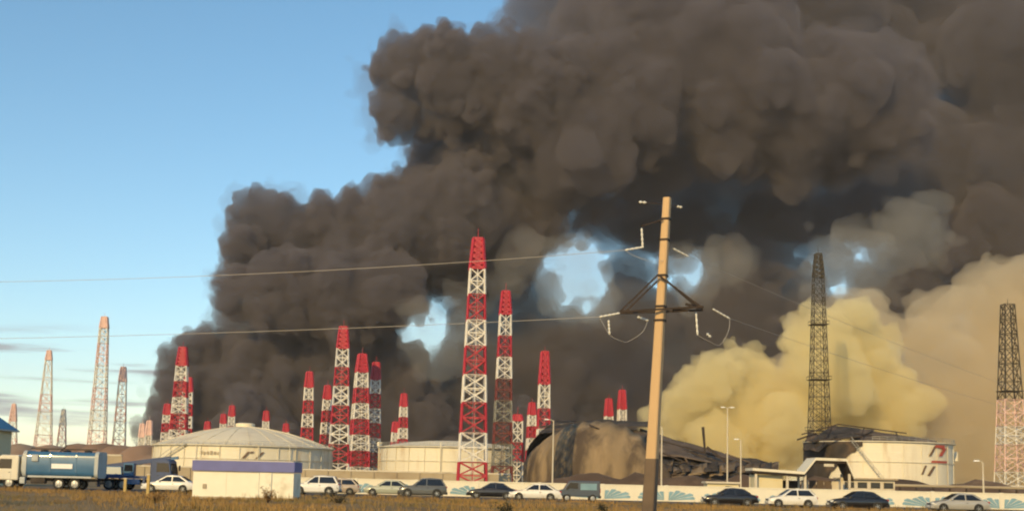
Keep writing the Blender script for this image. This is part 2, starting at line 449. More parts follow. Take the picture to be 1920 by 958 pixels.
# the burnt tank: left half of the shell stands, the rest has folded down
D3 = 335.0; k3 = MPP(D3)
p = at(1205, 880, D3); R3 = 222 * k3
t3 = thing('burnt_storage_tank', 'burnt brown storage tank with its roof and one side collapsed', 'storage tank', (p.x, D3, 0))
HZ3 = horizon(1205)
def z3(py): return (HZ3 - py) * k3 + CAMZ
def prof3(xr):        # top edge of the standing/folded shell along the front, x relative to the centre in photo px
    tab = [(-222, 832), (-205, 816), (-180, 806), (-140, 800), (-100, 800), (-62, 808), (-28, 824), (0, 843), (16, 860), (32, 876), (120, 880), (200, 886), (222, 888)]
    for (x0, y0), (x1, y1) in zip(tab, tab[1:]):
        if xr <= x1: return y0 + (y1 - y0) * (xr - x0) / (x1 - x0)
    return 886
def burnt_wall(a0, a1, n, zfun, name, m, rj=0.35, seed=1, rows=9):
    r = random.Random(seed); vs = []
    ph = [r.uniform(0, 6) for _ in range(6)]
    for i in range(n + 1):
        a = a0 + (a1 - a0) * i / n
        zt = zfun(a)
        for j in range(rows):
            z = -0.3 + (zt + .3) * j / (rows - 1)
            w = j / (rows - 1)
            rr = R3 - w ** 4 * 6.5 + rj * (math.sin(a * 23 + ph[0] + w * 3) + .7 * math.sin(a * 51 + ph[1] - w * 5) + .5 * math.sin(w * 14 + a * 9 + ph[2])) * (0.3 + w)
            vs.append(shell_pt(rr, a, z))
    fs = [(i * rows + j, (i + 1) * rows + j, (i + 1) * rows + j + 1, i * rows + j + 1) for i in range(n) for j in range(rows - 1)]
    o = MB().add(vs, fs).build(name, m, t3, smooth=True)
    s = o.modifiers.new('plate', 'SOLIDIFY'); s.thickness = 0.12
    return o
zf = lambda a: max(1.2, z3(prof3(R3 * math.cos(a) / k3)) + 0.25 * math.sin(a * 40))
burnt_wall(R(180), R(277), 70, zf, 'standing_shell', M['scorched'], .30, 1)
burnt_wall(R(277), R(360), 60, zf, 'folded_shell', M['buckled'], .5, 2)
zb = lambda a: max(2.0, z3(808 + 55 * (0.5 + 0.5 * math.cos(a))) + 0.6 * math.sin(a * 31) + 0.4 * math.sin(a * 17))
burnt_wall(R(0), R(180), 70, zb, 'rear_shell', M['soot'], .5, 3)
def crumple(name, corners, m, n=18, amp=0.5, seed=1):
    """A buckled roof plate spanning four corner points (local metres)."""
    r = random.Random(seed); ph = [r.uniform(0, 6) for _ in range(8)]
    A, B, Cc, Dd = [Vector(c) for c in corners]; vs = []
    for i in range(n + 1):
        for j in range(n + 1):
            u, v = i / n, j / n
            pnt = A.lerp(B, u).lerp(Dd.lerp(Cc, u), v)
            e = min(1, 6 * min(u, 1 - u, v, 1 - v) + .35)
            d = amp * e * (math.sin(u * 9 + ph[0] + v * 4) + .6 * math.sin(v * 13 + ph[1] - u * 6) + .5 * math.sin(u * 23 + v * 17 + ph[2]) + .35 * abs(math.sin(u * 31 + ph[3])))
            vs.append(pnt + Vector((0.25 * d, 0, d)))
    w = n + 1
    fs = [(i * w + j, (i + 1) * w + j, (i + 1) * w + j + 1, i * w + j + 1) for i in range(n) for j in range(n)]
    o = MB().add(vs, fs).build(name, m, t3 if name.startswith('fallen') or name.startswith('sagging') else None, smooth=True)
    s = o.modifiers.new('plate', 'SOLIDIFY'); s.thickness = 0.1
    return o
def L3(px, py, dy): # local point of tank 3 seen at (px, py), dy metres behind the tank's centre
    q = at(px, py, D3 + dy); return (q.x - t3.location.x, dy, q.z)
crumple('fallen_roof_plate', [L3(1010, 812, -6), L3(1215, 800, -12), L3(1230, 790, 12), L3(1040, 788, 14)], M['soot'], amp=.35, seed=2)
crumple('fallen_roof_plate', [L3(1190, 845, -22), L3(1400, 878, -18), L3(1395, 862, 4), L3(1200, 803, 4)], M['buckled'], amp=.45, seed=5)
crumple('fallen_roof_plate', [L3(1225, 868, -26), L3(1430, 884, -14), L3(1440, 868, 6), L3(1240, 830, -4)], M['soot'], amp=.5, seed=7)
crumple('fallen_roof_plate', [L3(1100, 800, -20), L3(1195, 838, -25), L3(1215, 812, -8), L3(1130, 793, -2)], M['buckled'], amp=.35, seed=9)
r_ = random.Random(4)
for (a, b, w) in [((1222, 822, -8), (1392, 868, -10), .7), ((1240, 848, -24), (1330, 884, -24), .5), ((1105, 796, -22), (1212, 842, -28), .5), ((1255, 835, -10), (1370, 872, -16), .45), ((1318, 800, -12), (1322, 848, -12), .9), ((1325, 838, -12), (1362, 866, -13), 1.1), ((1360, 850, -4), (1445, 880, -6), .5), ((1010, 800, -10), (1100, 789, 6), .5), ((1285, 858, -22), (1300, 890, -24), .5), ((1400, 868, -4), (1440, 874, -6), .8)]:
    MB().bar(L3(*a), L3(*b), w, w * .7).build('bent_girder', M['rust'] if r_.random() < .6 else M['buckled'], t3)
for k in range(14):
    px = 1235 + k * 16 + r_.uniform(-6, 6); py = 880 + r_.uniform(-6, 4)
    crumple('fallen_scrap_plate', [L3(px - 12, py + 8, -30), L3(px + 14, py + 6, -30), L3(px + 16, py - 8 - r_.uniform(0, 8), -22), L3(px - 10, py - 6, -20)], M['scorched'] if k % 3 else M['soot'], n=5, amp=.3, seed=20 + k)

# the tank with the red emblem, roof fallen in
D4 = 352.0; k4 = MPP(D4); p = at(1646, 831, D4); R4 = 134 * k4; H4 = p.z
t4 = thing('emblem_storage_tank', 'white storage tank with a red emblem, sooty side and fallen-in roof', 'storage tank', (p.x, D4, 0))
shell(t4, R4, H4, M['white'], seams=24)
HZ4 = horizon(1646)
def L4(px, py, dy):
    q = at(px, py, D4 + dy); return (q.x - t4.location.x, dy, q.z)
# soot-covered plates on the side where the fire was
vs = []; n = 26
for i in range(n + 1):
    a = R(168) + (R(243) - R(168)) * i / n
    zt = H4 + .15 + .5 * math.sin(i * 1.7)
    zb_ = 0.2 if i < 14 else 0.2 + (H4 - 1.5) * ((i - 14) / 12) ** .6 + .35 * math.sin(i * 2.3)
    vs += [shell_pt(R4 + .30, a, zb_), shell_pt(R4 + .34 + .1 * math.sin(i * 3), a, (zb_ + zt) / 2), shell_pt(R4 + .3, a, zt)]
fs = [(3 * i + j, 3 * i + 3 + j, 3 * i + 4 + j, 3 * i + 1 + j) for i in range(n) for j in range(2)]
MB().add(vs, fs).build('charred_cladding', M['soot'], t4, smooth=True)
t3_save = t3; t3 = t4
crumple('sagging_roof_plate', [L4(1518, 828, -8), L4(1600, 822, -12), L4(1640, 806, 6), L4(1560, 797, 10)], M['soot'], amp=.3, seed=31)
crumple('sagging_roof_plate', [L4(1595, 832, -14), L4(1770, 842, -6), L4(1755, 826, 10), L4(1600, 802, 8)], M['buckled'], amp=.3, seed=33)
crumple('sagging_roof_plate', [L4(1505, 842, -4), L4(1535, 846, -16), L4(1570, 815, -6), L4(1515, 812, 6)], M['soot'], amp=.3, seed=35)
t3 = t3_save
for (a, b, w) in [((1503, 814, 0), (1572, 795, -4), .45), ((1572, 795, -4), (1700, 812, -8), .45), ((1600, 812, -14), (1768, 834, -8), .4), ((1522, 826, -14), (1620, 818, -16), .4), ((1560, 800, 0), (1540, 838, -14), .4), ((1620, 803, -4), (1610, 832, -17), .35), ((1680, 810, -4), (1690, 836, -16), .35), ((1495, 824, -2), (1530, 812, -8), .5)]:
    MB().bar(L4(*a), L4(*b), w).build('bent_rafter', M['rust'], t4)
tank_rail(t4, R4 + .3, H4, M['steel'], R(250), R(358), 20)
tank_stair(t4, R4, R(-95), R(-125), H4, M['steel'])
MB().box((R4 + .6, -2.0, H4 - 3.2), (1.3, 2.0, 2.6)).build('foam_chamber', M['white'], t4, bevel=.2)
em = lambda px, py: ((px - 1646) * k4 * 1.0, (HZ4 - py) * k4 + CAMZ)
def emx(px): # arc length along the shell for a photo column
    return R4 * math.asin(max(-.98, min(.98, (px - 1646) * k4 / R4)))
def emq(x0, y0, x1, y1, w):
    z = lambda y: (HZ4 + (1690 - 1646) * 0.02 - y) * k4 + CAMZ
    return [(emx(x0), z(y0)), (emx(x0 + w), z(y0)), (emx(x1 + w), z(y1)), (emx(x1), z(y1))]
shell_strokes(t4, R4, [emq(1721, 857, 1733, 842, 8), emq(1713, 842, 1715, 837, 22), emq(1729, 845, 1726, 840, 9), emq(1704, 869, 1706, 865, 36)], 'emblem_stroke', M['emblem_red'], .22)
shell_strokes(t4, R4, [emq(1700, 857, 1712, 839, 5), emq(1684, 890, 1692, 874, 4), emq(1696, 892, 1708, 875, 6)], 'emblem_stroke', M['emblem_dark'], .22)

# ------------------------------------------------------------------ concrete bund wall before the tanks
DB = 285.0
def bund():
    root = thing('bund_wall', 'long tan concrete bund wall with white coping before the tanks', 'wall', (0, DB, 0))
    xs = [ground(px, DB).x for px in range(140, 1000, 43)]
    for i, (x0, x1) in enumerate(zip(xs, xs[1:])):
        h = 3.1 if i > 1 else 5.3
        MB().box(((x0 + x1) / 2, 0, h / 2 - .3), (x1 - x0 - .06, .5, h + .6)).build('wall_panel', M['tan'], root)
        MB().box(((x0 + x1) / 2, 0, h + .17), (x1 - x0 + .004, .75, .32)).build('coping', M['pale'], root)
        MB().box((x1, -.3, h / 2 - .3), (.4, .4, h + .5)).build('buttress', M['tan'], root)
bund()
# pale pipeline on stanchions along the dark earth berm
def pipeline():
    root = thing('pipeline', 'long pale pipe on short stands along the dark earth berm', 'pipe', (0, 246, 0))
    x0, x1 = ground(1500, 246).x, ground(2000, 246).x
    MB().tube([(x0, 0, 2.6), (x1, 0, 2.6)], .28, 8).build('pipe', M['tan'], root, smooth=True)
    n = 16
    for i in range(n + 1):
        x = x0 + (x1 - x0) * i / n
        MB().box((x, 0, 1.15), (.28, .28, 2.3)).build('stand', M['rust'], root)
pipeline()

# ------------------------------------------------------------------ lattice masts
def lattice_section(w0, w1, h, t, cells=2):
    """One painted stretch of a square lattice mast, from z 0 to h."""
    mb = MB()
    cn = lambda w, z: [Vector((sx * w / 2, sy * w / 2, z)) for sx, sy in ((-1, -1), (1, -1), (1, 1), (-1, 1))]
    A, B = cn(w0, 0), cn(w1, h)
    for a, b in zip(A, B): mb.bar(a, b, t * 1.5)
    for c in range(cells):
        za, zb = c / cells, (c + 1) / cells
        P = [a.lerp(b, za) for a, b in zip(A, B)]; Q = [a.lerp(b, zb) for a, b in zip(A, B)]
        for i in range(4):
            j = (i + 1) % 4
            mb.bar(P[i], Q[j], t); mb.bar(P[j], Q[i], t)
            mb.bar(P[i], P[j], t)
            mb.bar((P[i] + P[j]) / 2, (Q[i] + Q[j]) / 2, t * .7)
    for i in range(4): mb.bar(B[i], B[(i + 1) % 4], t)
    return mb
def mast(tx, ty, D, label, wb, wt, bands, group=None, rz=0.3, mats=('red', 'mwhite'), t=None, first=0, cells=2, rod=2.2, capfrac=1.0, name='lightning_mast', platforms=()):
    P = at(tx, ty, D); H = P.z - rod
    root = thing(name, label, 'mast', (P.x, D, 0), rz, group)
    t = t or max(0.16, 0.42 * D / 1000)
    n = len(bands); tot = sum(bands); z = H; 
    wid = lambda z: wt + (wb - wt) * (1 - z / H)
    for i, b in enumerate(bands):
        h = H * b / tot; z -= h
        m = M[mats[(i + first) % len(mats)]] if isinstance(mats[0], str) else None
        tt = t * (1.7 if i == 0 and capfrac else 1.0)
        sec = lattice_section(wid(z), wid(z + h) * (.72 if i == 0 else 1), h - 0.03, tt, cells if i else 5).build('lattice_section', m, root)
        sec.location.z = z
    MB().tube([(0, 0, H - .3), (0, 0, H + rod)], max(.09, .2 * D / 1000), 6, .05).build('lightning_rod', M[mats[first % len(mats)]], root)
    MB().box((0, 0, .15), (wb + .8, wb + .8, .5)).build('footing', M['tan'], root)
    for fz in platforms:
        w = wid(H * fz) + 1.3
        pb = MB().box((0, 0, H * fz), (w, w, .16))
        for sx in (-1, 1):
            pb.box((sx * w / 2, 0, H * fz + 1.0), (.08, w, .1)); pb.box((0, sx * w / 2, H * fz + 1.0), (w, .08, .1))
            for sy in (-1, 1): pb.bar((sx * w / 2, sy * w / 2, H * fz), (sx * w / 2, sy * w / 2, H * fz + 1.05), .1)
        pb.build('platform', M[mats[-1]], root)
    # ladder up one leg
    lad = MB(); 
    for s in (-.25, .25): lad.bar((s, -wb / 2 * .5, .4), (s, -wt / 2 * .5, H - 1), .07)
    lad.build('ladder', M[mats[-1]], root)
    return root
S8 = [1.1, 1, 1, 1, 1, 1, 1.1, 1.2, .6]
mast(897, 428, 262, 'tallest red and white lattice mast, before the flat-topped tank', 5.8, 2.5, [1.2, 1, 1, 1, 1.1, 1.05, 1.15, 1.1, 1.0], rz=.08, t=.30, platforms=())
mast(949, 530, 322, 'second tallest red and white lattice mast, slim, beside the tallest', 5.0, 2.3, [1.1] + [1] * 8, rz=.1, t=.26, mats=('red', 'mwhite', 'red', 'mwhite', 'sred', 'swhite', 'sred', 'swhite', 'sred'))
mast(645, 600, 410, 'tall red and white lattice mast between the domed and flat-topped tanks', 6.8, 3.0, [1.15] + [1] * 7, rz=.1, t=.34)
mast(680, 652, 440, 'red and white lattice mast with pale scaffold base between the two white tanks', 7.0, 3.0, [1.15] + [1] * 7, rz=.3, t=.36)
mast(706, 668, 450, 'narrow red and white lattice mast beside the left edge of the flat-topped tank', 5.6, 2.6, [1.15] + [1] * 7, rz=.1, t=.36)
mast(581, 686, 470, 'slim red and white lattice mast behind the right edge of the domed tank', 5.2, 2.4, [1.15] + [1] * 7, rz=.2, t=.38)
mast(615, 712, 490, 'short red and white lattice mast just behind the tall one between the tanks', 5.0, 2.4, [1.15] + [1] * 7, rz=.2, t=.38)
mast(344, 640, 470, 'red and white lattice mast at the left edge of the black smoke', 7.0, 3.0, [1.15] + [1] * 7, rz=.1, t=.38)
mast(354, 698, 520, 'lower red and white lattice mast behind the one at the smoke edge', 6.0, 3.2, [1.15] + [1] * 7, rz=.2, t=.42)
mast(315, 748, 560, 'small red and white lattice mast at the smoke foot beside the domed tank', 5.2, 2.6, [1.15] + [1] * 7, rz=.2, t=.42)
mast(758, 728, 520, 'red and white lattice mast rising behind the flat-topped tank, left of its middle', 4.6, 2.2, [1.15] + [1] * 7, rz=.2, t=.42)
mast(742, 782, 600, 'very short red and white mast peeping over the left end of the flat-topped tank', 4.2, 2.4, [1] * 6, rz=.2, t=.48)
mast(971, 762, 344, 'short red and white lattice mast at the right edge of the flat-topped tank', 3.6, 2.4, [.3, 1.1, 1.0, 1.3], rz=.05, t=.30)
mast(1022, 648, 470, 'red and white lattice mast behind the standing side of the burnt tank', 5.0, 3.0, [1.6, 1.2, 1, .8, 1, 1], rz=.1, t=.38)
mast(998, 745, 540, 'small red and white mast beside the larger one behind the burnt tank', 4.4, 2.4, [1] * 7, rz=.2, t=.42)
for tx, ty, D in ((1142, 738, 560), (1167, 722, 560)):
    mast(tx, ty, D, 'small red-tipped white mast rising behind the top of the burnt tank', 4.2, 2.6, [1.2] + [1] * 5, group='mast pair behind the burnt tank', rz=.2, t=.42)
for tx, ty, D in ((390, 782, 640), (420, 768, 640), (436, 752, 620), (500, 762, 620), (537, 786, 650)):
    mast(tx, ty, D, 'tiny red and white mast peeping over the roof of the domed tank', 4.0, 2.4, [1] * 7, group='far masts behind the domed tank', rz=.2, t=.46)
for tx, ty, D in ((268, 786, 640), (281, 780, 600)):
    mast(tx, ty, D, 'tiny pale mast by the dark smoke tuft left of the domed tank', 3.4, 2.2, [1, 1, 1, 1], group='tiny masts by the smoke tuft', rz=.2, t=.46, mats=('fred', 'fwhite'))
mast(197, 586, 640, 'tall haze-paled pink and white lattice mast against the open sky', 8.8, 3.4, [.5, .7, 1, 1.0, 1, .9, 1, 1], mats=('fred', 'fwhite'), rz=.1, t=.34)
mast(232, 680, 660, 'haze-paled pink and white lattice mast beside the tall pale one', 7.4, 3.0, [.8, 1.4, .8, 1, 1, 1], mats=('fred', 'fwhite'), rz=.2, t=.34)
mast(93, 650, 760, 'palest broad lattice mast left of the tall haze-paled one, against the sky', 11.0, 2.8, [.5, 1.8, .9, 1.2, 1, 1], mats=('fred', 'fwhite'), rz=.2, t=.34)
mast(27, 750, 760, 'small haze-paled lattice mast above the lorry cab', 8.0, 2.2, [1, 1, 1, 1], mats=('fred', 'fwhite'), rz=.2, t=.34)
mast(120, 760, 780, 'small haze-paled lattice mast beside the palest broad one', 7.0, 2.2, [1, 1, 1, 1], mats=('fwhite', 'fred'), rz=.2, t=.34)
mast(1534, 462, 378, 'dark steel lattice mast standing before the yellow smoke', 6.4, 2.4, [1] * 10, mats=('dark',), rz=.05, t=.17, platforms=(.26, .47, .70))
def mixed_mast():
    P = at(1889, 560, 330); H = P.z - 1.5
    root = thing('lightning_mast', 'dark-topped lattice mast with a pale red base beyond the emblem tank', 'mast', (P.x, 330, 0), .05)
    ms = ['dark', 'dark', 'dark', 'fred', 'mwhite', 'fred', 'fwhite']; bs = [1, 1, 1.2, .9, .6, .9, .9]
    z = H; wid = lambda z: 2.6 + 4.2 * (1 - z / H)
    for b, m in zip(bs, ms):
        h = H * b / sum(bs); z -= h
        s = lattice_section(wid(z), wid(z + h), h - .03, .22, 2).build('lattice_section', M[m], root); s.location.z = z
    MB().tube([(0, 0, H - .3), (0, 0, H + 1.5)], .09, 6, .04).build('lightning_rod', M['dark'], root)
    w = wid(H * .62) + 1
    MB().box((0, 0, H * .55), (w, w, .2)).build('platform', M['dark'], root)
    MB().box((0, 0, .15), (8, 8, .5)).build('footing', M['tan'], root)
mixed_mast()

# ------------------------------------------------------------------ lamp posts
def lamp_post(px, ty, D, label, heads=1, arm=1.0):
    P = at(px, ty, D); root = thing('lamp_post', label, 'lamp post', (P.x, D, 0))
    MB().tube([(0, 0, -.2), (0, 0, P.z)], .13, 8, .08).build('post', M['pale'], root, smooth=True)
    for k in range(heads):
        s = -1 if k == 0 else 1
        MB().tube([(0, 0, P.z - .1), (s * arm * .5, 0, P.z + .12), (s * arm, 0, P.z + .14)], .05, 6).build('arm', M['pale'], root)
        MB().box((s * (arm + .25), 0, P.z + .14), (.7, .3, .16), taper=.8).build('lamp_head', M['sign'], root, bevel=.03)
    MB().box((0, 0, .1), (.5, .5, .4)).build('base', M['tan'], root)
lamp_post(1038, 788, 190, 'pale street lamp post standing before the burnt tank', 1, .8)
lamp_post(1241, 800, 172, 'pale lamp post just behind the concrete power pole', 1, .8)
lamp_post(1364, 765, 205, 'thin lamp post with two lamp heads against the yellow smoke', 2, .5)
lamp_post(1389, 825, 185, 'short thin lamp post by the gate canopy', 1, .4)
lamp_post(1843, 866, 150, 'thin lamp post beyond the silver car', 1, .5)

# ------------------------------------------------------------------ gate canopy
def gate():
    D = 168.0; k = MPP(D); c = ground(1495, D)
    root = thing('gate_canopy', 'white-edged gate canopy with a raised middle and cream booth', 'gatehouse', (c.x, D, 0))
    X = lambda px: at(px, 880, D).x - c.x
    Z = lambda px, py: at(px, py, D).z
    pts = [(1404, 877), (1500, 884), (1521, 858), (1578, 860), (1592, 893)]
    P = [(X(x), Z(x, y)) for x, y in pts]
    for (a, b) in zip(P, P[1:]):
        MB().prism([(a[0], a[1] - .34), (b[0], b[1] - .34), (b[0], b[1]), (a[0], a[1])], -2.6, 2.6).build('roof_slab', M['wallw'], root)
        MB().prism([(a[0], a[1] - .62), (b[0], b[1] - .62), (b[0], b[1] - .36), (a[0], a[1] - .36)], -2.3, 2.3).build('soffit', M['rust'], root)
    for px in (1412, 1470, 1503, 1585):
        zt = Z(px, 888)
        for y in (-1.9, 1.9): MB().box((X(px), y, zt / 2), (.3, .3, zt)).build('column', M['pale'], root)
    MB().box(((X(1411) + X(1464)) / 2, .4, Z(1440, 890) / 2), (X(1464) - X(1411), 3.0, Z(1440, 890))).build('booth', M['cream'], root)
    MB().box(((X(1466) + X(1500)) / 2, 1.6, 1.3), (X(1500) - X(1466), .3, 2.6)).build('gate_leaf', M['rust'], root)
    for i in range(5):
        w = (X(1580) - X(1508)) / 5
        MB().box((X(1508) + w * (i + .5), 1.9, 1.35), (w - .12, .1, 2.7)).build('gate_panel', M['pale'] if i in (0, 4) else M['buckled'], root)
    MB().box((X(1546), -2.35, Z(1546, 872)), (1.3, .12, .35)).build('sign', M['pale'], root)
gate()
def booth():
    D = 160.0; c = ground(1352, D); k = MPP(D)
    root = thing('guard_booth', 'low cream guard booth with flat roof behind the painted wall', 'booth', (c.x, D, 0))
    w = 58 * k; z = at(1352, 906, D).z
    MB().box((0, 0, z / 2), (w, 3, z)).build('wall', M['cream'], root)
    MB().box((0, -.1, z + .12), (w + .5, 3.5, .22)).build('roof', M['pale'], root)
    MB().box((w * .18, -1.5, z - .55), (.9, .1, .5)).build('window', M['glass'], root)
booth()
def shed():
    D = 180; k = MPP(D); c = ground(1622, D); w = 96 * k; z = at(1622, 899, D).z
    root = thing('long_shed', 'low brown shed with shaded front before the emblem tank', 'shed', (c.x, D, 0))
    MB().box((0, 0, z / 2), (w, 4, z)).build('wall', M['pale'], root)
    MB().box((0, -.1, z + .12), (w + .6, 4.8, .22)).build('roof', M['tan'], root)
    for i in range(4): MB().box((-w / 2 + w * (i + .5) / 4, -2.0, z - .75), (w / 4 - .5, .1, .8)).build('window', M['glass'], root)
shed()
# ------------------------------------------------------------------ concrete power pole with triangular crossarm
DP = 37.0
def power_pole(root, top, base, Lp):
    """Parts of the pole; Lp(px, py, dy) gives local points."""
    ax = lambda z: Vector(base).lerp(Vector(top), (z - base[2]) / (top[2] - base[2]))
    zc = 2.35; CT, ST = math.cos(-.45), math.sin(-.45)
    def shaft(z0, z1, name, m, off=0):
        N = 10; mb = MB(); vs = []
        for i in range(N + 1):
            z = z0 + (z1 - z0) * i / N; p = ax(z); f = (z - base[2]) / (top[2] - base[2])
            w = (.175 - .07 * f) + off; d = (.165 - .06 * f) + off; c = .03
            for x, y in ((-w + c, -d), (w - c, -d), (w, -d + c), (w, d - c), (w - c, d), (-w + c, d), (-w, d - c), (-w, -d + c)):
                vs.append((p.x + x * CT - y * ST, p.y + x * ST + y * CT, z))
        fs = [(i * 8 + k, i * 8 + (k + 1) % 8, (i + 1) * 8 + (k + 1) % 8, (i + 1) * 8 + k) for i in range(N) for k in range(8)]
        fs += [tuple(range(8)), tuple(N * 8 + k for k in range(7, -1, -1))]
        mb.add(vs, fs).build(name, m, root)
    shaft(zc - .2, top[2], 'shaft', M['polewood']); shaft(base[2], zc, 'shaded_base', M['polebase'], .012)
    def clamp(py):
        z = Lp(1240, py, 0)[2]; p = ax(z); f = (z - base[2]) / (top[2] - base[2]); w = .175 - .07 * f + .015
        MB().box((p.x, p.y, z), (w * 2, w * 2 - .02, .07), -.45).build('clamp_band', M['rust'], root)
    for py in (411, 450, 517, 575, 601): clamp(py)
    def bar(a, b, w, name='crossarm_bar', m='rust'): MB().bar(Lp(*a), Lp(*b), w).build(name, M[m], root)
    # top pins
    bar((1207, 379, -.1), (1275, 387, .1), .025, 'top_pin_bar'); 
    # upper bracket
    bar((1243, 412, -.15), (1202, 424, -.25), .05, 'bracket')
    # lower triangle, front and back
    for dy, dx, dyp in ((-.28, 0, 0), (.28, 12, 8)):
        bar((1234 + dx * .2, 515 + dyp, dy), (1163 + dx, 584 - dyp * .2, dy), .075)
        bar((1236 + dx * .5, 517 + dyp * .3, dy), (1316 - dx * .6, 577, dy), .075)
        bar((1162, 584 + dyp * .4, dy), (1318, 575 + dyp * .8, dy), .08)
    bar((1163, 584, -.28), (1175, 583, .28), .055); bar((1318, 575, -.28), (1308, 577, .28), .07)
    bar((1262, 582, -.2), (1312, 574, .1), .09, 'crossarm_gusset'); bar((1285, 570, 0), (1318, 577, 0), .10, 'crossarm_gusset')
    def string(a, b, n=5, r=.055):
        A, B = Vector(Lp(*a)), Vector(Lp(*b)); d = B - A; q = d.to_track_quat('Z', 'Y').to_matrix().to_4x4(); Ln = d.length
        prof = [(.018, 0)]
        for k in range(n):
            z = Ln * (k + .5) / n; h = Ln / n * .36
            prof += [(.02, z - h), (r, z - h * .3), (r * .9, z + h * .1), (.022, z + h)]
        prof += [(.018, Ln)]
        mb = MB().lathe(prof, 10); Mx = Matrix.Translation(A) @ q
        mb.v = [tuple(Mx @ Vector(v)) for v in mb.v]
        mb.build('insulator', M['insul'], root, smooth=True)
    string((1198, 379, -.1), (1212, 380, -.1), 2, .045); string((1269, 387, .1), (1279, 389, .1), 2, .045)
    string((1203, 428, -.25), (1205, 462, -.25), 4, .04); string((1207, 463, -.25), (1172, 469, -.3), 4, .035)
    string((1262, 466, .2), (1291, 481, .5), 4, .035)
    string((1162, 587, -.28), (1124, 594, -.35), 5, .035); string((1336, 579, .3), (1368, 597, .6), 5, .035)
    string((1195, 594, .2), (1216, 601, .15), 4, .05)
    string((1141, 600, -.3), (1143, 627, -.3), 4, .04); string((1305, 585, 0), (1308, 628, 0), 4, .035); string((1325, 625, .2), (1333, 632, .2), 2, .05)
    def jumper(pts, r=.008): 
        P = [Vector(Lp(*p)) for p in pts]; out = []
        for i in range(len(P) - 1):
            p0, p1, p2, p3 = P[max(i - 1, 0)], P[i], P[i + 1], P[min(i + 2, len(P) - 1)]
            for k in range(6):
                t = k / 6
                out.append(.5 * ((2 * p1) + (-p0 + p2) * t + (2 * p0 - 5 * p1 + 4 * p2 - p3) * t * t + (-p0 + 3 * p1 - 3 * p2 + p3) * t ** 3))
        out.append(P[-1]); MB().tube(out, r, 5).build('jumper_wire', M['wire'], root)
    jumper([(1124, 594, -.35), (1143, 627, -.3), (1165, 639, -.2), (1178, 640, 0), (1205, 622, .1), (1214, 602, .15)])
    jumper([(1308, 628, 0), (1330, 640, .1), (1350, 646, .3), (1366, 620, .5), (1368, 597, .6)])
    jumper([(1172, 469, -.3), (1190, 480, -.3), (1225, 490, -.3), (1262, 486, .1), (1291, 481, .5)], .006)
tp = at(1251, 371, DP); bp = at(1216, 975, DP)
slope = (tp.x - bp.x) / (tp.z - bp.z); base_x = tp.x - slope * (tp.z + .6)
pole = thing('power_pole', 'leaning sunlit concrete power pole with triangular crossarm and insulators', 'power pole', (base_x, DP, 0))
def LP(px, py, dy):
    q_ = at(px, py, DP + dy); return (q_.x - base_x, q_.y - DP, q_.z)
power_pole(pole, (tp.x - base_x, 0, tp.z), (-slope * 0 , 0, -.6), LP)
def wire(a, b, sag, label, group, r=.022):
    A, B = at(*a), at(*b); pts = []
    for i in range(41):
        t = i / 40; p_ = A.lerp(B, t); p_.z -= sag * 4 * t * (1 - t); pts.append(p_)
    tag(MB().tube(pts, r, 6).build('power_line', M['wire']), label, 'power line', group)
wire((1172, 469, DP - .3), (-420, 530, 40), .30, 'uppermost power line strung to the left from the concrete pole bracket', None, .0065)
wire((1124, 594, DP - .35), (-420, 640, 40), .14, 'power line strung left from the tip of the triangular crossarm', None, .0065)
wire((1291, 481, DP + .5), (2160, 800, 95), .6, 'upper power line sloping away to the right of the concrete pole', None, .006)
wire((1368, 597, DP + .6), (2160, 822, 95), .5, 'lower power line sloping away from the right tip of the crossarm', None, .006)

# ------------------------------------------------------------------ white kiosk
def kiosk():
    D = 92.0; k = MPP(D); c = ground(463, D); w = 184 * k; z1 = at(463, 885, D).z; z2 = at(463, 866, D).z
    root = thing('kiosk', 'plain white kiosk with a flat purple-blue fascia standing on the grass', 'kiosk', (c.x, D, 0), R(0.3))
    n = 3
    for i in range(n):
        MB().box((-w / 2 + w * (i + .5) / n, 0, z1 / 2 + .02), (w / n - .012, 3.2, z1)).build('wall_panel', M['kiosk'], root)
    MB().box((0, -.04, (z1 + z2) / 2 + .05), (w + .12, 3.5, z2 - z1)).build('fascia', M['fascia'], root, bevel=.02)
    MB().box((0, 0, z2 + .08), (w - .1, 3.2, .06)).build('roof', M['pale'], root)
    MB().box((0, 0, .0), (w + .05, 3.3, .22)).build('plinth', M['tan'], root)
    dr = MB().box((w * .22, -1.62, 1.0), (.82, .05, 1.75)).build('door', M['kiosk'], root)
    MB().box((w * .22 + .33, -1.66, 1.0), (.05, .05, .16)).build('handle', M['steel'], dr)
    for s in (-1, 1): MB().box((w * .22 + s * .435, -1.625, 1.0), (.035, .07, 1.8)).build('door_frame', M['greytrim'], root)
    MB().box((-w * .38, -1.63, .82), (.26, .07, .32)).build('meter_box', M['tan'], root)
kiosk()
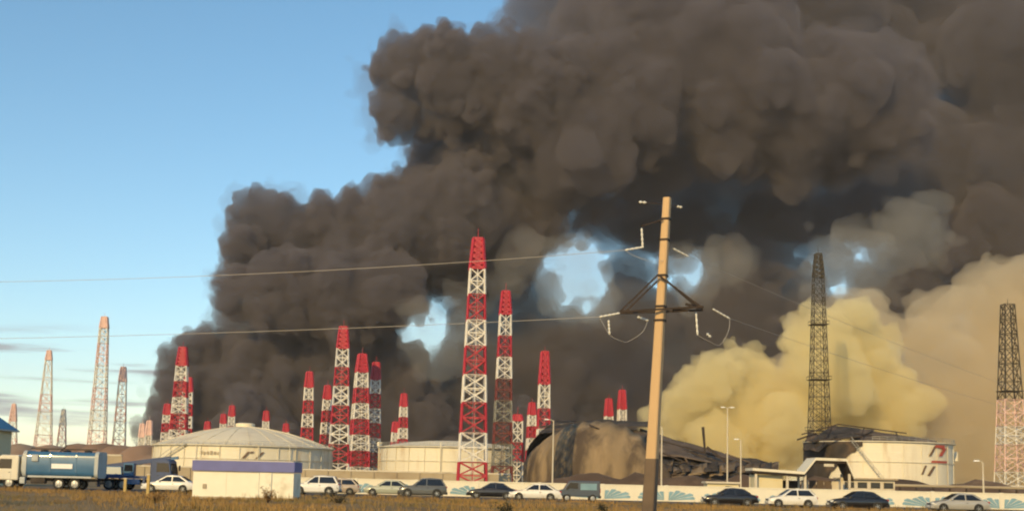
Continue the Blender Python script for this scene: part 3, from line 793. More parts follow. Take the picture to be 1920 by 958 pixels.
# ------------------------------------------------------------------ house with blue roof at the left edge
def house():
    D = 140.0; k = MPP(D)
    e = at(36, 806, D); zt = at(0, 783, D).z; zw = at(12, 809, D).z
    root = thing('blue_roof_house', 'cream building with a blue hipped metal roof beside the white lorry cab', 'house', (e.x - 7.2, D - 7.2, 0))
    MB().box((-.0, 0, zw / 2), (13.3, 13.3, zw)).build('wall', M['cream'], root)
    hw = 7.2; rr = zt + (36 * k) * 0 + 2.2
    vs = [(-hw, -hw, zw + .15), (hw, -hw, zw + .15), (hw, hw, zw + .15), (-hw, hw, zw + .15), (0, 0, zw + .15 + hw * .85)]
    rf = MB().add(vs, [(0, 1, 4), (1, 2, 4), (2, 3, 4), (3, 0, 4), (3, 2, 1, 0)]).build('roof', M['blueroof'], root)
    for i in range(9):
        x = -hw + hw * 2 * i / 8; t = 1 - abs(x) / hw
        MB().bar((x, -hw - .01, zw + .18), (x, -hw + hw * t, zw + .19 + hw * .85 * t), .07).build('roof_seam', M['blueroof'], root)
    MB().box((0, 0, zw + .06), (hw * 2 + .1, hw * 2 + .1, .16)).build('eave', M['greytrim'], root)
    for x in (-2.5, .3, 2.8): 
        wd = MB().box((x, -6.67, zw - 1.6), (1.2, .08, 1.4)).build('window', M['glass'], root)
        MB().box((x, -6.70, zw - 2.36), (1.5, .2, .1)).build('sill', M['pale'], wd)
house()
# ------------------------------------------------------------------ painted boundary wall
def painted_wall():
    y0, y1 = 136.0, 124.0
    xa, xb = ground(556, 136).x, ground(2010, 124).x
    root = thing('painted_wall', 'white boundary wall with painted blue fans running behind the parked cars', 'wall', ((xa + xb) / 2, (y0 + y1) / 2, 0), math.atan2(y1 - y0, xb - xa))
    Lw = math.hypot(xb - xa, y1 - y0); n = 12; w = Lw / n; H = 1.46
    pm = MB().box((0, 0, H / 2 - .2), (w - .36, .22, H + .4)).mesh('wall_panel', M['wallw'])
    sm = MB().box((0, 0, (H + .16) / 2 - .2), (.34, .34, H + .56)).mesh('post', M['wallw'])
    cm = MB().box((0, 0, 0), (w - .36, .32, .12)).mesh('coping', M['wallw'])
    def fan(s):
        mb = MB(); r0 = 2.9
        for j in range(5):
            a0, a1 = R(6 + j * 17), R(6 + j * 17 + 14.5); rr = r0 * (1.0 - .07 * j) * (1 if j % 2 else .9)
            mb.prism([(0, .02), (s * math.cos(a0) * rr, .02 + math.sin(a0) * rr * .46), (s * math.cos((a0 + a1) / 2) * rr * 1.04, .02 + math.sin((a0 + a1) / 2) * rr * .475), (s * math.cos(a1) * rr, .02 + math.sin(a1) * rr * .46)], -.018, 0)
        return mb.mesh('painted_fan', M['teal'])
    fl, fr = fan(-1), fan(1)
    for i in range(n + 1):
        x = -Lw / 2 + w * i
        link('post', sm, root, (x, 0, 0))
        if i < n:
            p_ = link('wall_panel', pm, root, (x + w / 2, 0, 0)); link('coping', cm, root, (x + w / 2, 0, H + .062))
            if i % 5 != 3:
                link('painted_fan', fr, p_, (-w / 2 + .22, -.114, .1)); link('painted_fan', fl, p_, (w / 2 - .22, -.114, .1))
painted_wall()
# ------------------------------------------------------------------ vehicles
def wheel_meshes(r, w):
    ty = MB().lathe([(r * .62, -w / 2), (r * .93, -w / 2), (r, -w * .32), (r, w * .32), (r * .93, w / 2), (r * .62, w / 2)], 20, axis='Y').mesh('tyre', M['tyre'], True)
    mb = MB().lathe([(r * .62, -w * .46), (r * .56, -w * .30), (r * .2, -w * .34), (.01, -w * .40)], 20, axis='Y')
    mb.lathe([(r * .62, w * .46), (r * .56, w * .30), (r * .2, w * .34), (.01, w * .40)], 20, axis='Y')
    for k in range(5):
        a = 2 * math.pi * k / 5
        for s in (-1, 1): mb.bar((0, s * w * .42, 0), (math.cos(a) * r * .58, s * w * .42, math.sin(a) * r * .58), r * .16)
    return ty, mb.mesh('rim', M['rim'], True)
CARW = wheel_meshes(.32, .21); SUVW = wheel_meshes(.37, .24); TRW = wheel_meshes(.52, .34)
def add_wheel(root, W, x, y, r):
    o = bpy.data.objects.new('wheel', None); C.objects.link(o); o.parent = root; o.location = (x, y, r); o.empty_display_size = .2
    link('tyre', W[0], o); link('rim', W[1], o)
def car(x, y, rz, label, pm, kind='sedan', group=None, name='parked_car'):
    """A car pointing to local +x."""
    root = thing(name, label, 'car', (x, y, 0.022), rz, group)
    if kind == 'sedan':
        Ln, hw, r, W = 4.5, .88, .32, CARW; belt, roof = .92, 1.45
        top = [(-2.25, .62), (-2.2, .86), (-1.75, .98), (-1.2, .96), (.75, .93), (1.2, .90), (1.85, .80), (2.15, .68), (2.25, .52)]
        cab = [(-1.72, .97), (-1.02, 1.40), (-.3, 1.47), (.15, 1.43), (1.05, .91)]
    elif kind == 'suv':
        Ln, hw, r, W = 4.4, .93, .37, SUVW; belt, roof = 1.05, 1.72
        top = [(-2.2, .70), (-2.16, 1.02), (-1.9, 1.08), (-1.2, 1.07), (.75, 1.06), (1.1, 1.04), (1.85, .96), (2.12, .82), (2.2, .58)]
        cab = [(-2.10, 1.07), (-1.72, 1.66), (-.6, 1.74), (.1, 1.68), (.95, 1.05)]
    else:  # hatch
        Ln, hw, r, W = 4.0, .86, .32, CARW; belt, roof = .95, 1.5
        top = [(-2.0, .62), (-1.97, .92), (-1.7, .98), (-1.1, .97), (.7, .95), (1.05, .92), (1.65, .82), (1.92, .68), (2.0, .52)]
        cab = [(-1.88, .97), (-1.40, 1.44), (-.4, 1.52), (.15, 1.47), (1.0, .93)]
    # body: stations along x, each a ring from sill to centre line
    mb = MB(); vs = []; ns = len(top)
    for i, (xx, zt) in enumerate(top):
        e = max(0.0, (abs(xx) - (Ln / 2 - .5)) / .5); h = hw * (1 - .16 * e * e)
        zb_ = .24 + .12 * e
        half = [(h * .90, zb_), (h * .985, zb_ + .10), (h, .5 * (zb_ + zt) + .03), (h * .975, zt - .12), (h * .90, zt - .02), (h * .45, zt + .02)]
        ring = [(-a, b) for a, b in half] + [(a, b) for a, b in reversed(half)]
        vs += [(xx, a, b) for a, b in ring]
    n = 12
    fs = [(i * n + k, i * n + (k + 1) % n, (i + 1) * n + (k + 1) % n, (i + 1) * n + k) for i in range(ns - 1) for k in range(n)]
    fs += [tuple(range(n)), tuple((ns - 1) * n + k for k in range(n))]
    mb.add(vs, fs).build('body', pm, root, smooth=True)
    # cabin
    tw = hw * .72; bw = hw * .93
    wz = lambda z: bw + (tw - bw) * max(0, (z - cab[0][1]) / (cab[2][1] - cab[0][1]))
    vs = []
    for xx, z in cab: vs += [(xx, -wz(z), z), (xx, -wz(z) * .86, z + .03), (xx, wz(z) * .86, z + .03), (xx, wz(z), z)]
    fs = [(4 * i + k, 4 * i + k + 1, 4 * i + 5 + k, 4 * i + 4 + k) for i in range(4) for k in range(3)]
    base_z = belt - .1
    b0 = len(vs); vs += [(cab[0][0], -bw, base_z), (cab[-1][0], -bw, base_z), (cab[-1][0], bw, base_z), (cab[0][0], bw, base_z)]
    fs += [(b0, b0 + 1, 16, 12, 8, 4, 0), (b0 + 2, b0 + 3, 3, 7, 11, 15, 19), (b0 + 3, b0, 0, 1, 2, 3), (b0 + 1, b0 + 2, 19, 18, 17, 16)]
    MB().add(vs, fs).build('cabin', pm, root, smooth=True)
    # glass
    def lerp2(a, b, t): return (a[0] + (b[0] - a[0]) * t, a[1] + (b[1] - a[1]) * t)
    lo = belt + .04; hi = cab[2][1] - .10
    def xr(z): # rear and front pillar x at height z
        t = (z - cab[0][1]) / (cab[1][1] - cab[0][1]); xa = cab[0][0] + (cab[1][0] - cab[0][0]) * t
        t = (z - cab[4][1]) / (cab[3][1] - cab[4][1]); xb_ = cab[4][0] + (cab[3][0] - cab[4][0]) * t
        return xa + .14, xb_ - .14
    xm = -.35
    for s in (-1, 1):
        a0, b0_ = xr(lo + .02); a1, b1 = xr(hi)
        off = .018
        for (u0, u1, v0, v1) in ((a0, xm - .05, a1, xm - .05), (xm + .05, b0_, xm + .05, b1)):
            MB().quad((u0, s * (wz(lo) + off), lo), (u1, s * (wz(lo) + off), lo), (v1, s * (wz(hi) + off), hi), (v0, s * (wz(hi) + off), hi)).build('side_window', M['glass'], root)
        MB().box((cab[4][0] - .32, s * (bw + .10), belt + .08), (.14, .2, .14)).build('mirror', pm, root, bevel=.03)
        MB().box((-.45, s * (hw + .008), belt - .18), (.16, .03, .035)).build('door_handle', M['plastic'], root)
    for (pa, pb, nm, sx) in ((cab[4], cab[3], 'windscreen', 1), (cab[0], cab[1], 'rear_window', -1)):
        p0, p1 = lerp2(pa, pb, .12), lerp2(pa, pb, .9)
        MB().quad((p0[0] + sx * .03, -wz(p0[1]) * .86, p0[1] + .045), (p0[0] + sx * .03, wz(p0[1]) * .86, p0[1] + .045), (p1[0] + sx * .03, wz(p1[1]) * .84, p1[1] + .05), (p1[0] + sx * .03, -wz(p1[1]) * .84, p1[1] + .05)).build(nm, M['glass'], root)
    for s in (-1, 1):
        MB().box((Ln / 2 - .10, s * hw * .64, .66), (.22, .36, .15)).build('headlight', M['lampglass'], root, bevel=.03)
        MB().box((-Ln / 2 + .09, s * hw * .68, .80 if kind != 'suv' else .95), (.22, .28, .17)).build('tail_light', M['taillamp'], root, bevel=.03)
    for sx in (-1, 1):
        MB().box((sx * (Ln / 2 - .08), 0, .40), (.30, hw * 1.72, .24)).build('bumper', M['plastic'] if kind == 'suv' else pm, root, bevel=.05)
        MB().box((sx * (Ln / 2 + .075), 0, .46), (.02, .5, .11)).build('number_plate', M['plate'], root)
    MB().box((Ln / 2 - .02, 0, .62), (.1, .8, .13)).build('grille', M['plastic'], root)
    for xx in (-Ln * .295, Ln * .31):
        for s in (-1, 1):
            MB().lathe([(r * 1.16, -.02), (r * 1.16, .02), (.01, .02)], 20, (xx, s * (hw - .01), r + .02), axis='Y').build('wheel_arch', M['plastic'], root)
            add_wheel(root, W, xx, s * (hw - .07), r)
    MB().box((0, 0, .27), (Ln - .7, hw * 1.6, .16)).build('underbody', M['plastic'], root)
    return root
P_ = {k: paint('car_paint_' + k, v) for k, v in dict(white=(.72, .70, .66), black=(.012, .011, .013), grey=(.10, .10, .095), silver=(.36, .35, .33), sage=(.40, .42, .34), beige=(.42, .34, .27), slate=(.06, .075, .10)).items()}
def place(px, D): g_ = ground(px, D); return g_.x, g_.y
for px, D, a, lab, pk, kd in (
    (592, 117, 180, 'white off-roader parked beside the white kiosk', 'white', 'suv'),
    (634, 122, 180, 'beige hatchback parked next to the white off-roader', 'beige', 'hatch'),
    (727, 123, 180, 'pale sage green sedan parked by the painted wall', 'sage', 'sedan'),
    (792, 118, 184, 'dark grey off-roader parked by the pale green sedan', 'grey', 'suv'),
    (922, 117, 180, 'small black sedan parked under the tallest mast', 'black', 'sedan'),
    (1004, 112, 176, 'white sedan parked between the black sedan and blue-grey van', 'white', 'sedan'),
    (1368, 108, 180, 'black sedan parked right of the power pole, by the painted fans', 'black', 'sedan'),
    (1484, 106, 180, 'white hatchback parked in front of the gate canopy', 'white', 'hatch'),
    (1608, 101, 180, 'large black sedan parked in front of the emblem tank', 'black', 'sedan'),
    (1796, 101, 180, 'silver sedan parked near the thin lamp post', 'silver', 'sedan')):
    x, y = place(px, D); car(x, y, R(a), lab, P_[pk], kd)
x, y = place(318, 112); car(x, y, R(180), 'white sedan parked by the blue crane lorry and ochre posts', P_['white'], 'sedan')

def truck_base(root, x0, x1, axles, m='chassis'):
    for s in (-.42, .42): MB().box(((x0 + x1) / 2, s, .88), (x1 - x0, .14, .26)).build('chassis_rail', M[m], root)
    for xa in axles:
        MB().tube([(xa, -.9, .52), (xa, .9, .52)], .1, 8).build('axle', M['chassis'], root)
        for s in (-1, 1):
            add_wheel(root, TRW, xa, s * .98, .52)
            MB().lathe([(.66, -.22), (.66, .22)], 16, (xa, s * .98, .52), R(15), R(165), axis='Y').build('mudguard', M['plastic'], root)
def cab(root, xc, pm, sx):
    """Cab over engine, front towards sx."""
    prof = [(-.95, .75), (1.0, .75), (1.06, 1.5), (.86, 2.75), (.6, 2.95), (-.95, 2.95)]
    MB().prism([(xc + sx * a, b) for a, b in prof], -1.22, 1.22).build('cab', pm, root, bevel=.08)
    MB().quad(*[(xc + sx * (1.075 - .2 * t + .012), y, 1.62 + 1.0 * t) for t, y in ((0, -1.08), (0, 1.08), (.95, 1.02), (.95, -1.02))]).build('windscreen', M['glass'], root)
    for s in (-1, 1):
        MB().quad((xc + sx * -.35, s * 1.235, 1.75), (xc + sx * .88, s * 1.235, 1.75), (xc + sx * .70, s * 1.235, 2.6), (xc + sx * -.35, s * 1.235, 2.6)).build('side_window', M['glass'], root)
        dr = MB().box((xc + sx * .25, s * 1.235, 1.25), (1.2, .03, .8)).build('door', pm, root)
        MB().box((xc + sx * -.2, s * 1.26, 1.42), (.18, .03, .05)).build('handle', M['plastic'], dr)
        MB().box((xc + sx * 1.12, s * 1.38, 2.15), (.1, .26, .5)).build('mirror', M['plastic'], root)
        MB().box((xc + sx * 1.07, s * .95, .78), (.12, .36, .2)).build('headlight', M['lampglass'], root)
    MB().box((xc + sx * 1.02, 0, .62), (.34, 2.44, .36)).build('bumper', M['greytrim'], root, bevel=.04)
    MB().box((xc + sx * 1.055, 0, 1.18), (.05, 1.5, .34)).build('grille', M['plastic'], root)
def tank_truck():
    x, y = place(92, 115)
    root = thing('tank_lorry', 'white-cabbed lorry with a big blue tank body and white sign', 'lorry', (x, y, .022), 0)
    cab(root, -3.35, paint('lorry_cream_paint', (.66, .61, .50)), -1)
    truck_base(root, -4.2, 4.4, (-3.2, 1.2, 2.6))
    def sect(hw, z0, z1):
        P = []; c = .45
        for cx, cz, a0 in ((hw - c, z0 + c, -90), (hw - c, z1 - c, 0), (-hw + c, z1 - c, 90), (-hw + c, z0 + c, 180)):
            for k in range(5):
                a = R(a0 + 22.5 * k); P.append((cx + c * math.cos(a), cz + c * math.sin(a)))
        return P
    MB().prism(sect(1.22, 1.12, 3.3), -1.75, 4.35, 'X').build('tank_body', M['truckblue'], root, smooth=True)
    for x0, x1 in ((-2.05, -1.72), (4.30, 4.62)): MB().prism(sect(1.27, 1.05, 3.38), x0, x1, 'X').build('end_ring', M['greytrim'], root, smooth=True)
    MB().prism(sect(1.0, 1.3, 3.1), -2.25, -2.04, 'X').build('front_head', M['greytrim'], root)
    for xx in (.3, 2.6): MB().prism(sect(1.25, 1.09, 3.33), xx, xx + .12, 'X').build('strap', M['truckblue'], root)
    MB().box((1.3, -1.25, 1.12), (5.6, .18, .16)).build('side_rail', M['greytrim'], root)
    for xx in (-.6, 1.4, 3.3): MB().lathe([(.34, 3.28), (.34, 3.46), (.01, 3.5)], 14, (xx, 0, 0)).build('hatch', M['chassis'], root)
    MB().tube([(-1.6, -.6, 3.55), (4.2, -.6, 3.55)], .05, 6).build('top_rail', M['chassis'], root)
    MB().box((-.95, -1.29, 2.72), (.62, .16, .62)).build('spotlight_panel', M['greytrim'], root, bevel=.15)
    sg = MB().box((1.45, -1.275, 2.05), (1.85, .04, .42)).build('sign', M['sign'], root)
    MB().box((-.6, -1.0, .78), (1.3, .6, .55)).build('fuel_tank', M['chassis'], root, bevel=.1)
    MB().box((-2.0, -1.0, .75), (.5, .5, .6)).build('air_tank', M['greytrim'], root, bevel=.08)
    MB().box((4.55, 0, .62), (.12, 2.3, .2)).build('rear_bumper', M['chassis'], root)
tank_truck()
def crane_truck():
    x, y = place(258, 121)
    root = thing('crane_lorry', 'navy blue crane lorry with a lowered boom and navy cab', 'lorry', (x, y, .022), 0)
    cab(root, 2.35, M['navy'], 1)
    truck_base(root, -3.6, 3.2, (-2.4, -1.1, 2.3))
    MB().box((-1.3, 0, 1.22), (4.9, 2.4, .26)).build('deck', M['navy'], root)
    MB().box((-2.2, 0, 1.75), (1.9, 1.9, .9), taper=.85).build('turntable', M['truckblue'], root, bevel=.08)
    MB().box((-.6, -.85, 1.9), (1.0, .8, 1.2)).build('operator_cabin', M['truckblue'], root, bevel=.06)
    MB().quad((-1.0, -1.262, 1.75), (-.2, -1.262, 1.75), (-.25, -1.262, 2.35), (-.95, -1.262, 2.35)).build('cabin_window', M['glass'], root)
    MB().bar((-3.5, .25, 2.1), (2.9, .25, 3.05), .55).build('boom', M['navy'], root)
    MB().bar((-1.6, .25, 2.4), (3.6, .25, 3.12), .38).build('boom_extension', M['truckblue'], root)
    MB().bar((-1.9, .25, 1.5), (.4, .25, 2.6), .22).build('hydraulic_ram', M['steel'], root)
    for xx in (-3.3, .9):
        for s in (-1, 1): MB().box((xx, s * 1.2, .75), (.22, .22, .95)).build('outrigger', M['navy'], root)
    MB().box((-.1, -1.05, .8), (1.2, .5, .5)).build('toolbox', M['truckblue'], root, bevel=.04)
crane_truck()
def van():
    x, y = place(1086, 112)
    root = thing('pickup_van', 'dark blue-grey box van parked between the white sedan and power pole', 'van', (x, y, .022), R(180))
    pm = P_['slate']
    MB().prism([(-1.75, .45), (1.75, .45), (1.78, .95), (1.35, 1.08), (.95, 1.72), (.7, 1.80), (-1.75, 1.80)], -.86, .86).build('body', pm, root, bevel=.07)
    for s in (-1, 1):
        MB().quad((.15, s * .875, 1.12), (1.22, s * .875, 1.12), (.86, s * .875, 1.62), (.15, s * .875, 1.62)).build('side_window', M['glass'], root)
        MB().box((-.75, s * .868, 1.30), (1.4, .03, .55)).build('cargo_panel', M['teal'], root)
        MB().box((.55, s * .87, .98), (.18, .04, .04)).build('door_handle', M['plastic'], root)
        MB().box((1.72, s * .62, .80), (.14, .3, .16)).build('headlight', M['lampglass'], root)
        MB().box((-1.75, s * .7, 1.0), (.08, .16, .4)).build('tail_light', M['taillamp'], root)
        MB().box((1.1, s * .97, 1.15), (.12, .2, .16)).build('mirror', M['plastic'], root)
        for xx in (-1.1, 1.1): add_wheel(root, CARW, xx, s * .80, .32)
    MB().quad((1.36, -.74, 1.12), (1.36, .74, 1.12), (1.0, .70, 1.68), (1.0, -.70, 1.68)).build('windscreen', M['glass'], root)
    for sx in (-1, 1): MB().box((sx * 1.76, 0, .45), (.16, 1.66, .22)).build('bumper', M['plastic'], root, bevel=.03)
van()
# ochre posts and a small trailer in front of the crane lorry
for px, D in ((234, 102), (277, 98)):
    g_ = ground(px, D); root = thing('marker_post', 'short ochre marker post standing in the grass before the crane lorry', 'post', (g_.x, g_.y, 0), 0, 'ochre posts before the crane lorry')
    MB().box((0, 0, .65), (.22, .22, 1.7 if px == 277 else 1.0), taper=.9).build('shaft', M['yellowpost'], root)
    MB().box((0, 0, 1.53 if px == 277 else 1.18), (.26, .26, .08)).build('cap', M['pale'], root)
def bush(px, D, hgt, wid_, label, seed, m):
    r = random.Random(seed); g_ = ground(px, D)
    root = thing('bush', label, 'bush', (g_.x, g_.y, -.05))
    st, lf = MB(), MB()
    for k in range(16):
        a = r.uniform(0, 6.283); tip = Vector((math.cos(a) * wid_ * r.random(), math.sin(a) * wid_ * r.random() * .6, hgt * r.uniform(.5, 1)))
        st.tube([(0, 0, 0), tip * .5 + Vector((0, 0, .1)), tip], .02, 4, .006)
        for j in range(26):
            c_ = tip * r.uniform(.35, 1.05) + Vector((r.gauss(0, .1), r.gauss(0, .1), r.gauss(0, .08))); s_ = r.uniform(.03, .07)
            u = Vector((r.gauss(0, 1), r.gauss(0, 1), r.gauss(0, 1))).normalized() * s_; w_ = Vector((r.gauss(0, 1), r.gauss(0, 1), r.gauss(0, 1))).normalized() * s_
            lf.quad(c_ - u, c_ + w_ * .6, c_ + u, c_ - w_ * .6)
    st.build('stems', M['rust'], root); lf.build('foliage', m, root)
M['bushdark'] = mat('dark_scrub_leaves', (0.05, 0.045, 0.02), .9, var=.4, scale=3)
M['bushdry'] = mat('dry_scrub_leaves', (0.24, 0.13, 0.04), .9, var=.4, scale=3)
bush(952, 60, .75, .9, 'dark low bush in the grass below the tallest mast', 3, M['bushdark'])
bush(1130, 72, .55, .5, 'small dark weed left of the power pole', 4, M['bushdark'])
bush(502, 78, 1.0, .6, 'dry reddish weed growing before the white kiosk', 5, M['bushdry'])
bush(635, 76, .9, 1.1, 'dark ragged bush right of the kiosk', 6, M['bushdark'])
bush(290, 70, .7, 1.2, 'dry brown bush in the grass below the ochre posts', 7, M['bushdry'])
SMOKE = True
# ------------------------------------------------------------------ smoke
rng = np.random.default_rng(7)
def value_noise(shape, cell, seed):
    """Smooth noise in -1..1 on a grid, features about `cell` voxels across."""
    r = np.random.default_rng(seed)
    n = [int(s / cell) + 3 for s in shape]
    g = r.uniform(-1, 1, n).astype(np.float32)
    for ax in range(3):
        t = np.arange(shape[ax], dtype=np.float32) / cell
        i = t.astype(int); f = t - i; f = f * f * (3 - 2 * f)
        a = np.take(g, i, axis=ax); b = np.take(g, i + 1, axis=ax)
        sh = [1, 1, 1]; sh[ax] = -1; f = f.reshape(sh)
        g = a * (1 - f) + b * f
    return g
def billows(spots, depth, kids=(16, 7), seed=1, jitter=25.0, squash=1.0, kr=(.22, .46), gr=(.22, .46), grow=1.0):
    """spots: photograph (px, py, radius px[, depth offset m]) -> spheres in metres, with smaller billows budding all over them."""
    r = np.random.default_rng(seed)
    out = []
    for s in spots:
        px, py, rp = s[:3]
        off = s[3] if len(s) > 3 else r.uniform(-jitter, jitter)
        D = depth + off
        c = np.array(at(px, py, D)); rad = rp * D / FPX * grow
        out.append((c, rad))
        for _ in range(kids[0]):
            v = r.normal(size=3); v /= np.linalg.norm(v)
            kr_ = rad * r.uniform(*kr); kc = c + v * (rad * 0.86)
            out.append((kc, kr_))
            for _ in range(kids[1]):
                w = r.normal(size=3) + v * 1.2; w /= np.linalg.norm(w)
                g_ = kr_ * r.uniform(*gr)
                out.append((kc + w * kr_ * 0.9, g_))
    return out
def smoke_object(name, spheres, vox, material, label, category, warp=(1.6, 1.15, .65), seed=3, blend=0.12, zmin=0.6):
    import openvdb
    cs = np.array([s[0] for s in spheres]); rs = np.array([s[1] for s in spheres])
    lo = (cs - rs[:, None]).min(0) - 8; hi = (cs + rs[:, None]).max(0) + 8
    lo[2] = max(lo[2], -4 * vox)
    n = np.ceil((hi - lo) / vox).astype(int) + 1
    F = np.full(n, 6.0 * vox, dtype=np.float32)
    for c, r in zip(cs, rs):
        a = np.maximum(np.floor((c - r - 5 * vox - lo) / vox).astype(int), 0)
        b = np.minimum(np.ceil((c + r + 5 * vox - lo) / vox).astype(int) + 1, n)
        if (b <= a).any(): continue
        ax = [(np.arange(a[k], b[k], dtype=np.float32) * vox + lo[k] - c[k]) ** 2 for k in range(3)]
        d = np.sqrt(ax[0][:, None, None] + ax[1][None, :, None] + ax[2][None, None, :]) - r
        sl = F[a[0]:b[0], a[1]:b[1], a[2]:b[2]]
        np.minimum(sl, d, out=sl)
    n1, n2, n3 = value_noise(n, 14, seed), value_noise(n, 6.3, seed + 1), value_noise(n, 3.1, seed + 2)
    F -= vox * (warp[0] * (np.abs(n1) * 2 - .6) + warp[1] * (np.abs(n2) * 2 - .6) + warp[2] * (np.abs(n3) * 2 - .6))
    zz = np.arange(n[2]) * vox + lo[2]
    F[:, :, zz < zmin] = 3 * vox
    F[0] = F[-1] = 3 * vox; F[:, 0] = F[:, -1] = 3 * vox; F[:, :, -1] = 3 * vox
    g = openvdb.FloatGrid(); g.background = 3 * vox
    g.copyFromArray(np.clip(F, -3 * vox, 3 * vox))
    v, q = g.convertToQuads(0.0)
    v = v.astype(np.float64) * vox + lo
    me = bpy.data.meshes.new(name)
    me.vertices.add(len(v)); me.vertices.foreach_set('co', v.astype(np.float32).ravel())
    me.loops.add(len(q) * 4); me.loops.foreach_set('vertex_index', q.astype(np.int32).ravel())
    me.polygons.add(len(q)); me.polygons.foreach_set('loop_start', np.arange(0, len(q) * 4, 4, dtype=np.int32))
    me.polygons.foreach_set('use_smooth', np.ones(len(q), dtype=bool))
    me.update(); me.validate()
    # outward normals
    o = bpy.data.objects.new(name, me); C.objects.link(o)
    me.materials.append(material)
    o['label'] = label; o['category'] = category; o['kind'] = 'stuff'
    print('SMOKE', name, n, len(q))
    return o
def smoke_material(name, color, density, g=0.0):
    m = bpy.data.materials.new(name); m.use_nodes = True
    nt = m.node_tree; nt.nodes.clear()
    out = nt.nodes.new('ShaderNodeOutputMaterial')
    pv = nt.nodes.new('ShaderNodeVolumePrincipled')
    pv.inputs['Color'].default_value = (*color, 1)
    pv.inputs['Density'].default_value = density
    pv.inputs['Anisotropy'].default_value = g
    nt.links.new(pv.outputs[0], out.inputs['Volume'])
    return m
front = [
 (262,806,22,-60),(276,832,20,-60),(288,800,18,-50),(300,775,20,-40),(305,815,30,-30),
 (330,750,38,-20),(350,690,45),(400,680,65,12),(395,760,90),(480,720,95,12),(560,740,110,12),(650,745,110,12),(740,790,95,10),(620,830,90),(480,830,90),(370,850,70),(800,860,80),(900,850,80),(1000,840,80),
 (480,490,55,10),(560,500,60,10),(520,620,50,20),(600,630,60,20),(690,630,60,20),(440,610,40,20),(640,500,70,15),(860,480,80,20),(790,500,60,20),(740,690,60,10),
 (440,555,45,-35),(500,560,60,-35),(560,545,75,-35),(640,560,85,-35),(725,535,75,-35),(430,520,30),
 (480,420,50,0),(450,460,40),(505,395,42),(540,375,22),(560,455,75),(640,450,75),(700,430,70),(780,420,90),(860,400,95),(940,440,95),(1010,400,80,20),
 (840,320,75,30),(910,320,85,30),(800,290,40,30),(980,360,80,30),
 (760,130,65,-38),(735,115,40,-38),(740,215,48,-38),(800,110,50,-38),(850,150,85,-38),(930,150,85,-38),(905,95,35,-38),(1000,200,100,-30),(790,220,45,-25),
 (1060,160,100,-30),(1100,270,110,-30),(1180,180,120,-30),(1200,310,80,10),(1090,360,70,20),(1280,130,130,-30),(1400,170,140,-30),(1380,70,120),(1500,210,120,-30),(1600,170,110,-30),(1660,210,90,-30),(1680,160,70),(1590,260,80,5),(1480,270,80),(1360,250,80),(1220,60,110),(1110,70,90),
]
back = [
 (985,25,55,70),(1060,20,90,60),(1180,-40,130,60),(1330,-60,150,60),(1500,0,150,80),(1650,-20,150,170),(1800,40,150,160),(1950,100,180,80),(1830,200,110,180),(1750,330,140,110),(1900,340,150,90),(1620,330,120,110),(1480,340,120,110),(1340,350,110,100),(1250,390,100,100),(1290,335,85,70),(1330,310,60,60),(2050,300,180,90),(2000,480,150,100),
]
low = [
 (1160,495,32,45),(1150,525,24,45),(1025,545,36,45),(1030,548,30,45),(1050,560,24,45),(1075,580,26,45),(1135,455,32,50),(1100,450,25,55),(1060,450,22,55),(1150,540,20,55),(790,690,30,40),(850,560,26,50),(830,545,22,50),(1330,560,30,55),(1275,560,30,55),(985,565,60,45),(1010,620,60,45),(1060,650,70,50),(940,700,80,40),(1660,470,30,80),(1560,500,35,70),(1640,550,50,70),(1530,450,35,70),(1600,430,35,80),(870,600,40,40),(860,680,50,40),(960,490,45,40),(1130,500,25,50),
 (930,560,70,40),(925,640,70,40),(830,770,85,30),(905,740,110,30),(760,750,70,20),(1000,680,105,40),(1050,625,62,40),(1100,720,130,40),(1150,610,62,40),(1200,610,80,40),(1225,515,26,50),(1180,500,42,50),(1210,430,60,50),(1130,415,55,50),(1010,590,55,40),
 (1300,640,95,40),(1400,500,85,50),(1380,610,110,50),(1480,560,80,60),(1500,650,110,50),(1345,455,45,60),(1450,420,75,60),(1280,430,55,60),(1200,770,130,40),(1400,760,140,50),(1520,740,120,60),
 (1710,560,90,70),(1780,500,100,70),(1700,430,55,80),(1880,460,120,70),(1640,600,60,70),(1620,390,50,80),(1560,400,45,80),(1960,560,140,80),(960,830,120,30),(1080,840,110,30)]
yellow = [
 (1215,778,14,-10),(1240,790,36),(1290,770,50),(1300,735,42),(1345,700,48),(1380,690,45),(1340,770,75),(1410,690,36),(1430,740,55),(1400,800,75),(1470,790,60),(1290,820,50),(1350,850,60),(1450,850,60),
 (1490,640,32,15),(1530,620,50),(1590,600,45),(1610,585,32),(1550,700,80),(1620,680,70),(1640,760,90),(1530,790,75),(1620,640,38),(1560,850,60),(1650,840,60),
]
wisps = [
 (1080,515,80,0),(1020,490,45,0),(1120,560,50,0),(960,520,40,0),(800,610,55,0),(830,660,60,0),(870,610,45,0),(850,560,35,0),(1300,522,60,0),(1360,500,50,0),(1600,490,75,0),(1660,460,60,0),(1560,530,50,0),(1720,440,60,0),
]
beige = [
 (1800,700,110,45),(1860,680,110,45),(1920,720,120,45),(1780,820,110,45),(1900,830,120,45),(1700,760,90,40),(1560,640,70,25),(1620,600,60,25),(1640,700,90,20),(1690,690,90,20),(1740,670,90,20),(1800,630,95,25),(1870,590,95,30),(1940,560,95,30),(1750,780,120,20),(1860,740,140,20),(1980,700,160,30),(2080,600,160,30),(1840,860,110,20),(1720,860,90,20),(1960,850,110,20),(1600,790,90,20),(1480,720,60,25),
]
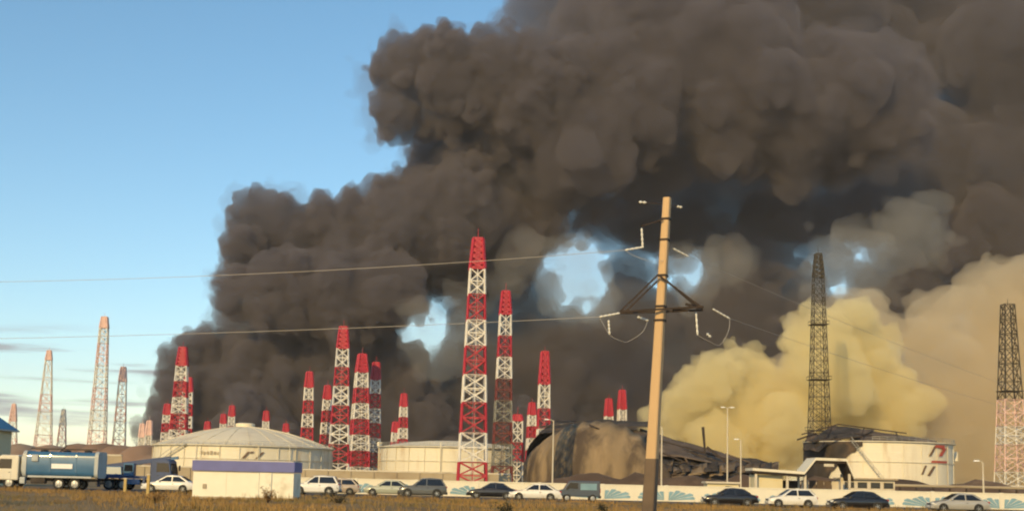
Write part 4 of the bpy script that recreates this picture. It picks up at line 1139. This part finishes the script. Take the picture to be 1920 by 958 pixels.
if SMOKE:
    m_dark = smoke_material('dark_smoke', (0.29, 0.264, 0.288), 0.13)
    m_roll = smoke_material('rolling_smoke', (0.29, 0.264, 0.288), 0.06)
    m_halo = smoke_material('smoke_fringe', (0.30, 0.275, 0.30), 0.014)
    m_soft = smoke_material('soft_smoke', (0.285, 0.265, 0.295), 0.045)
    m_veil = smoke_material('veil_smoke', (0.285, 0.26, 0.282), 0.075)
    m_wisp = smoke_material('thin_smoke', (0.80, 0.78, 0.74), 0.011)
    m_yel = smoke_material('yellow_smoke', (0.955, 0.865, 0.565), 0.10, -0.1)
    m_bei = smoke_material('beige_smoke', (0.885, 0.79, 0.61), 0.055, 0.0)
    left = [b for b in front if b[0] < 1010]; right = [b for b in front if b[0] >= 1010]
    smoke_object('smoke_plume', billows(left, 800, (24, 8), 1, 28), 1.6, m_dark, 'thick black smoke plume in billows rising behind the storage tanks', 'smoke', warp=(1.6, 1.5, 1.0))
    smoke_object('rolling_smoke', billows(right, 800, (20, 6), 12, 28), 2.0, m_roll, 'dark smoke rolling high above the pole, joined to the black plume', 'smoke')
    smoke_object('smoke_fringe', billows([b for b in front if b[0] > 300], 805, (16, 6), 21, 30, kr=(.25, .55), grow=1.03), 2.4, m_halo, 'hazy torn fringe of smoke round the thick black plume', 'smoke', warp=(2.2, 1.9, 1.3), seed=31)
    smoke_object('smoke_bank', billows(back, 830, (14, 4), 2, 28), 3.4, m_soft, 'soft dark smoke drifting high behind the rolling smoke', 'smoke')
    smoke_object('smoke_veil', billows(low, 830, (12, 4), 4, 25), 2.8, m_veil, 'brown smoke veil hanging low behind the concrete power pole', 'smoke')
    smoke_object('yellow_smoke', billows(yellow, 445, (20, 7), 5, 14), 0.8, m_yel, 'sunlit yellow smoke cloud pouring from behind the burnt tank', 'smoke')
    smoke_object('beige_smoke', billows(beige, 455, (12, 4), 6, 14), 1.6, m_bei, 'pale beige smoke spreading behind the tank with the red emblem', 'smoke')
    smoke_object('thin_smoke', billows(wisps, 735, (12, 4), 9, 10), 2.2, m_wisp, 'thin pale smoke wisps drifting across the blue gaps in the plume', 'smoke', warp=(2.4, 2.0, 1.2))
# ------------------------------------------------------------------ hazy air
hz = MB().box((0, 2470, 208), (5400, 5080, 424)).build('haze', None)
hm = smoke_material('hazy_air', (0.92, 0.92, 0.92), 0.00006)
hz.data.materials.append(hm); hz['kind'] = 'stuff'
tag(hz, 'thin pale haze filling the air over the tank farm', 'haze')
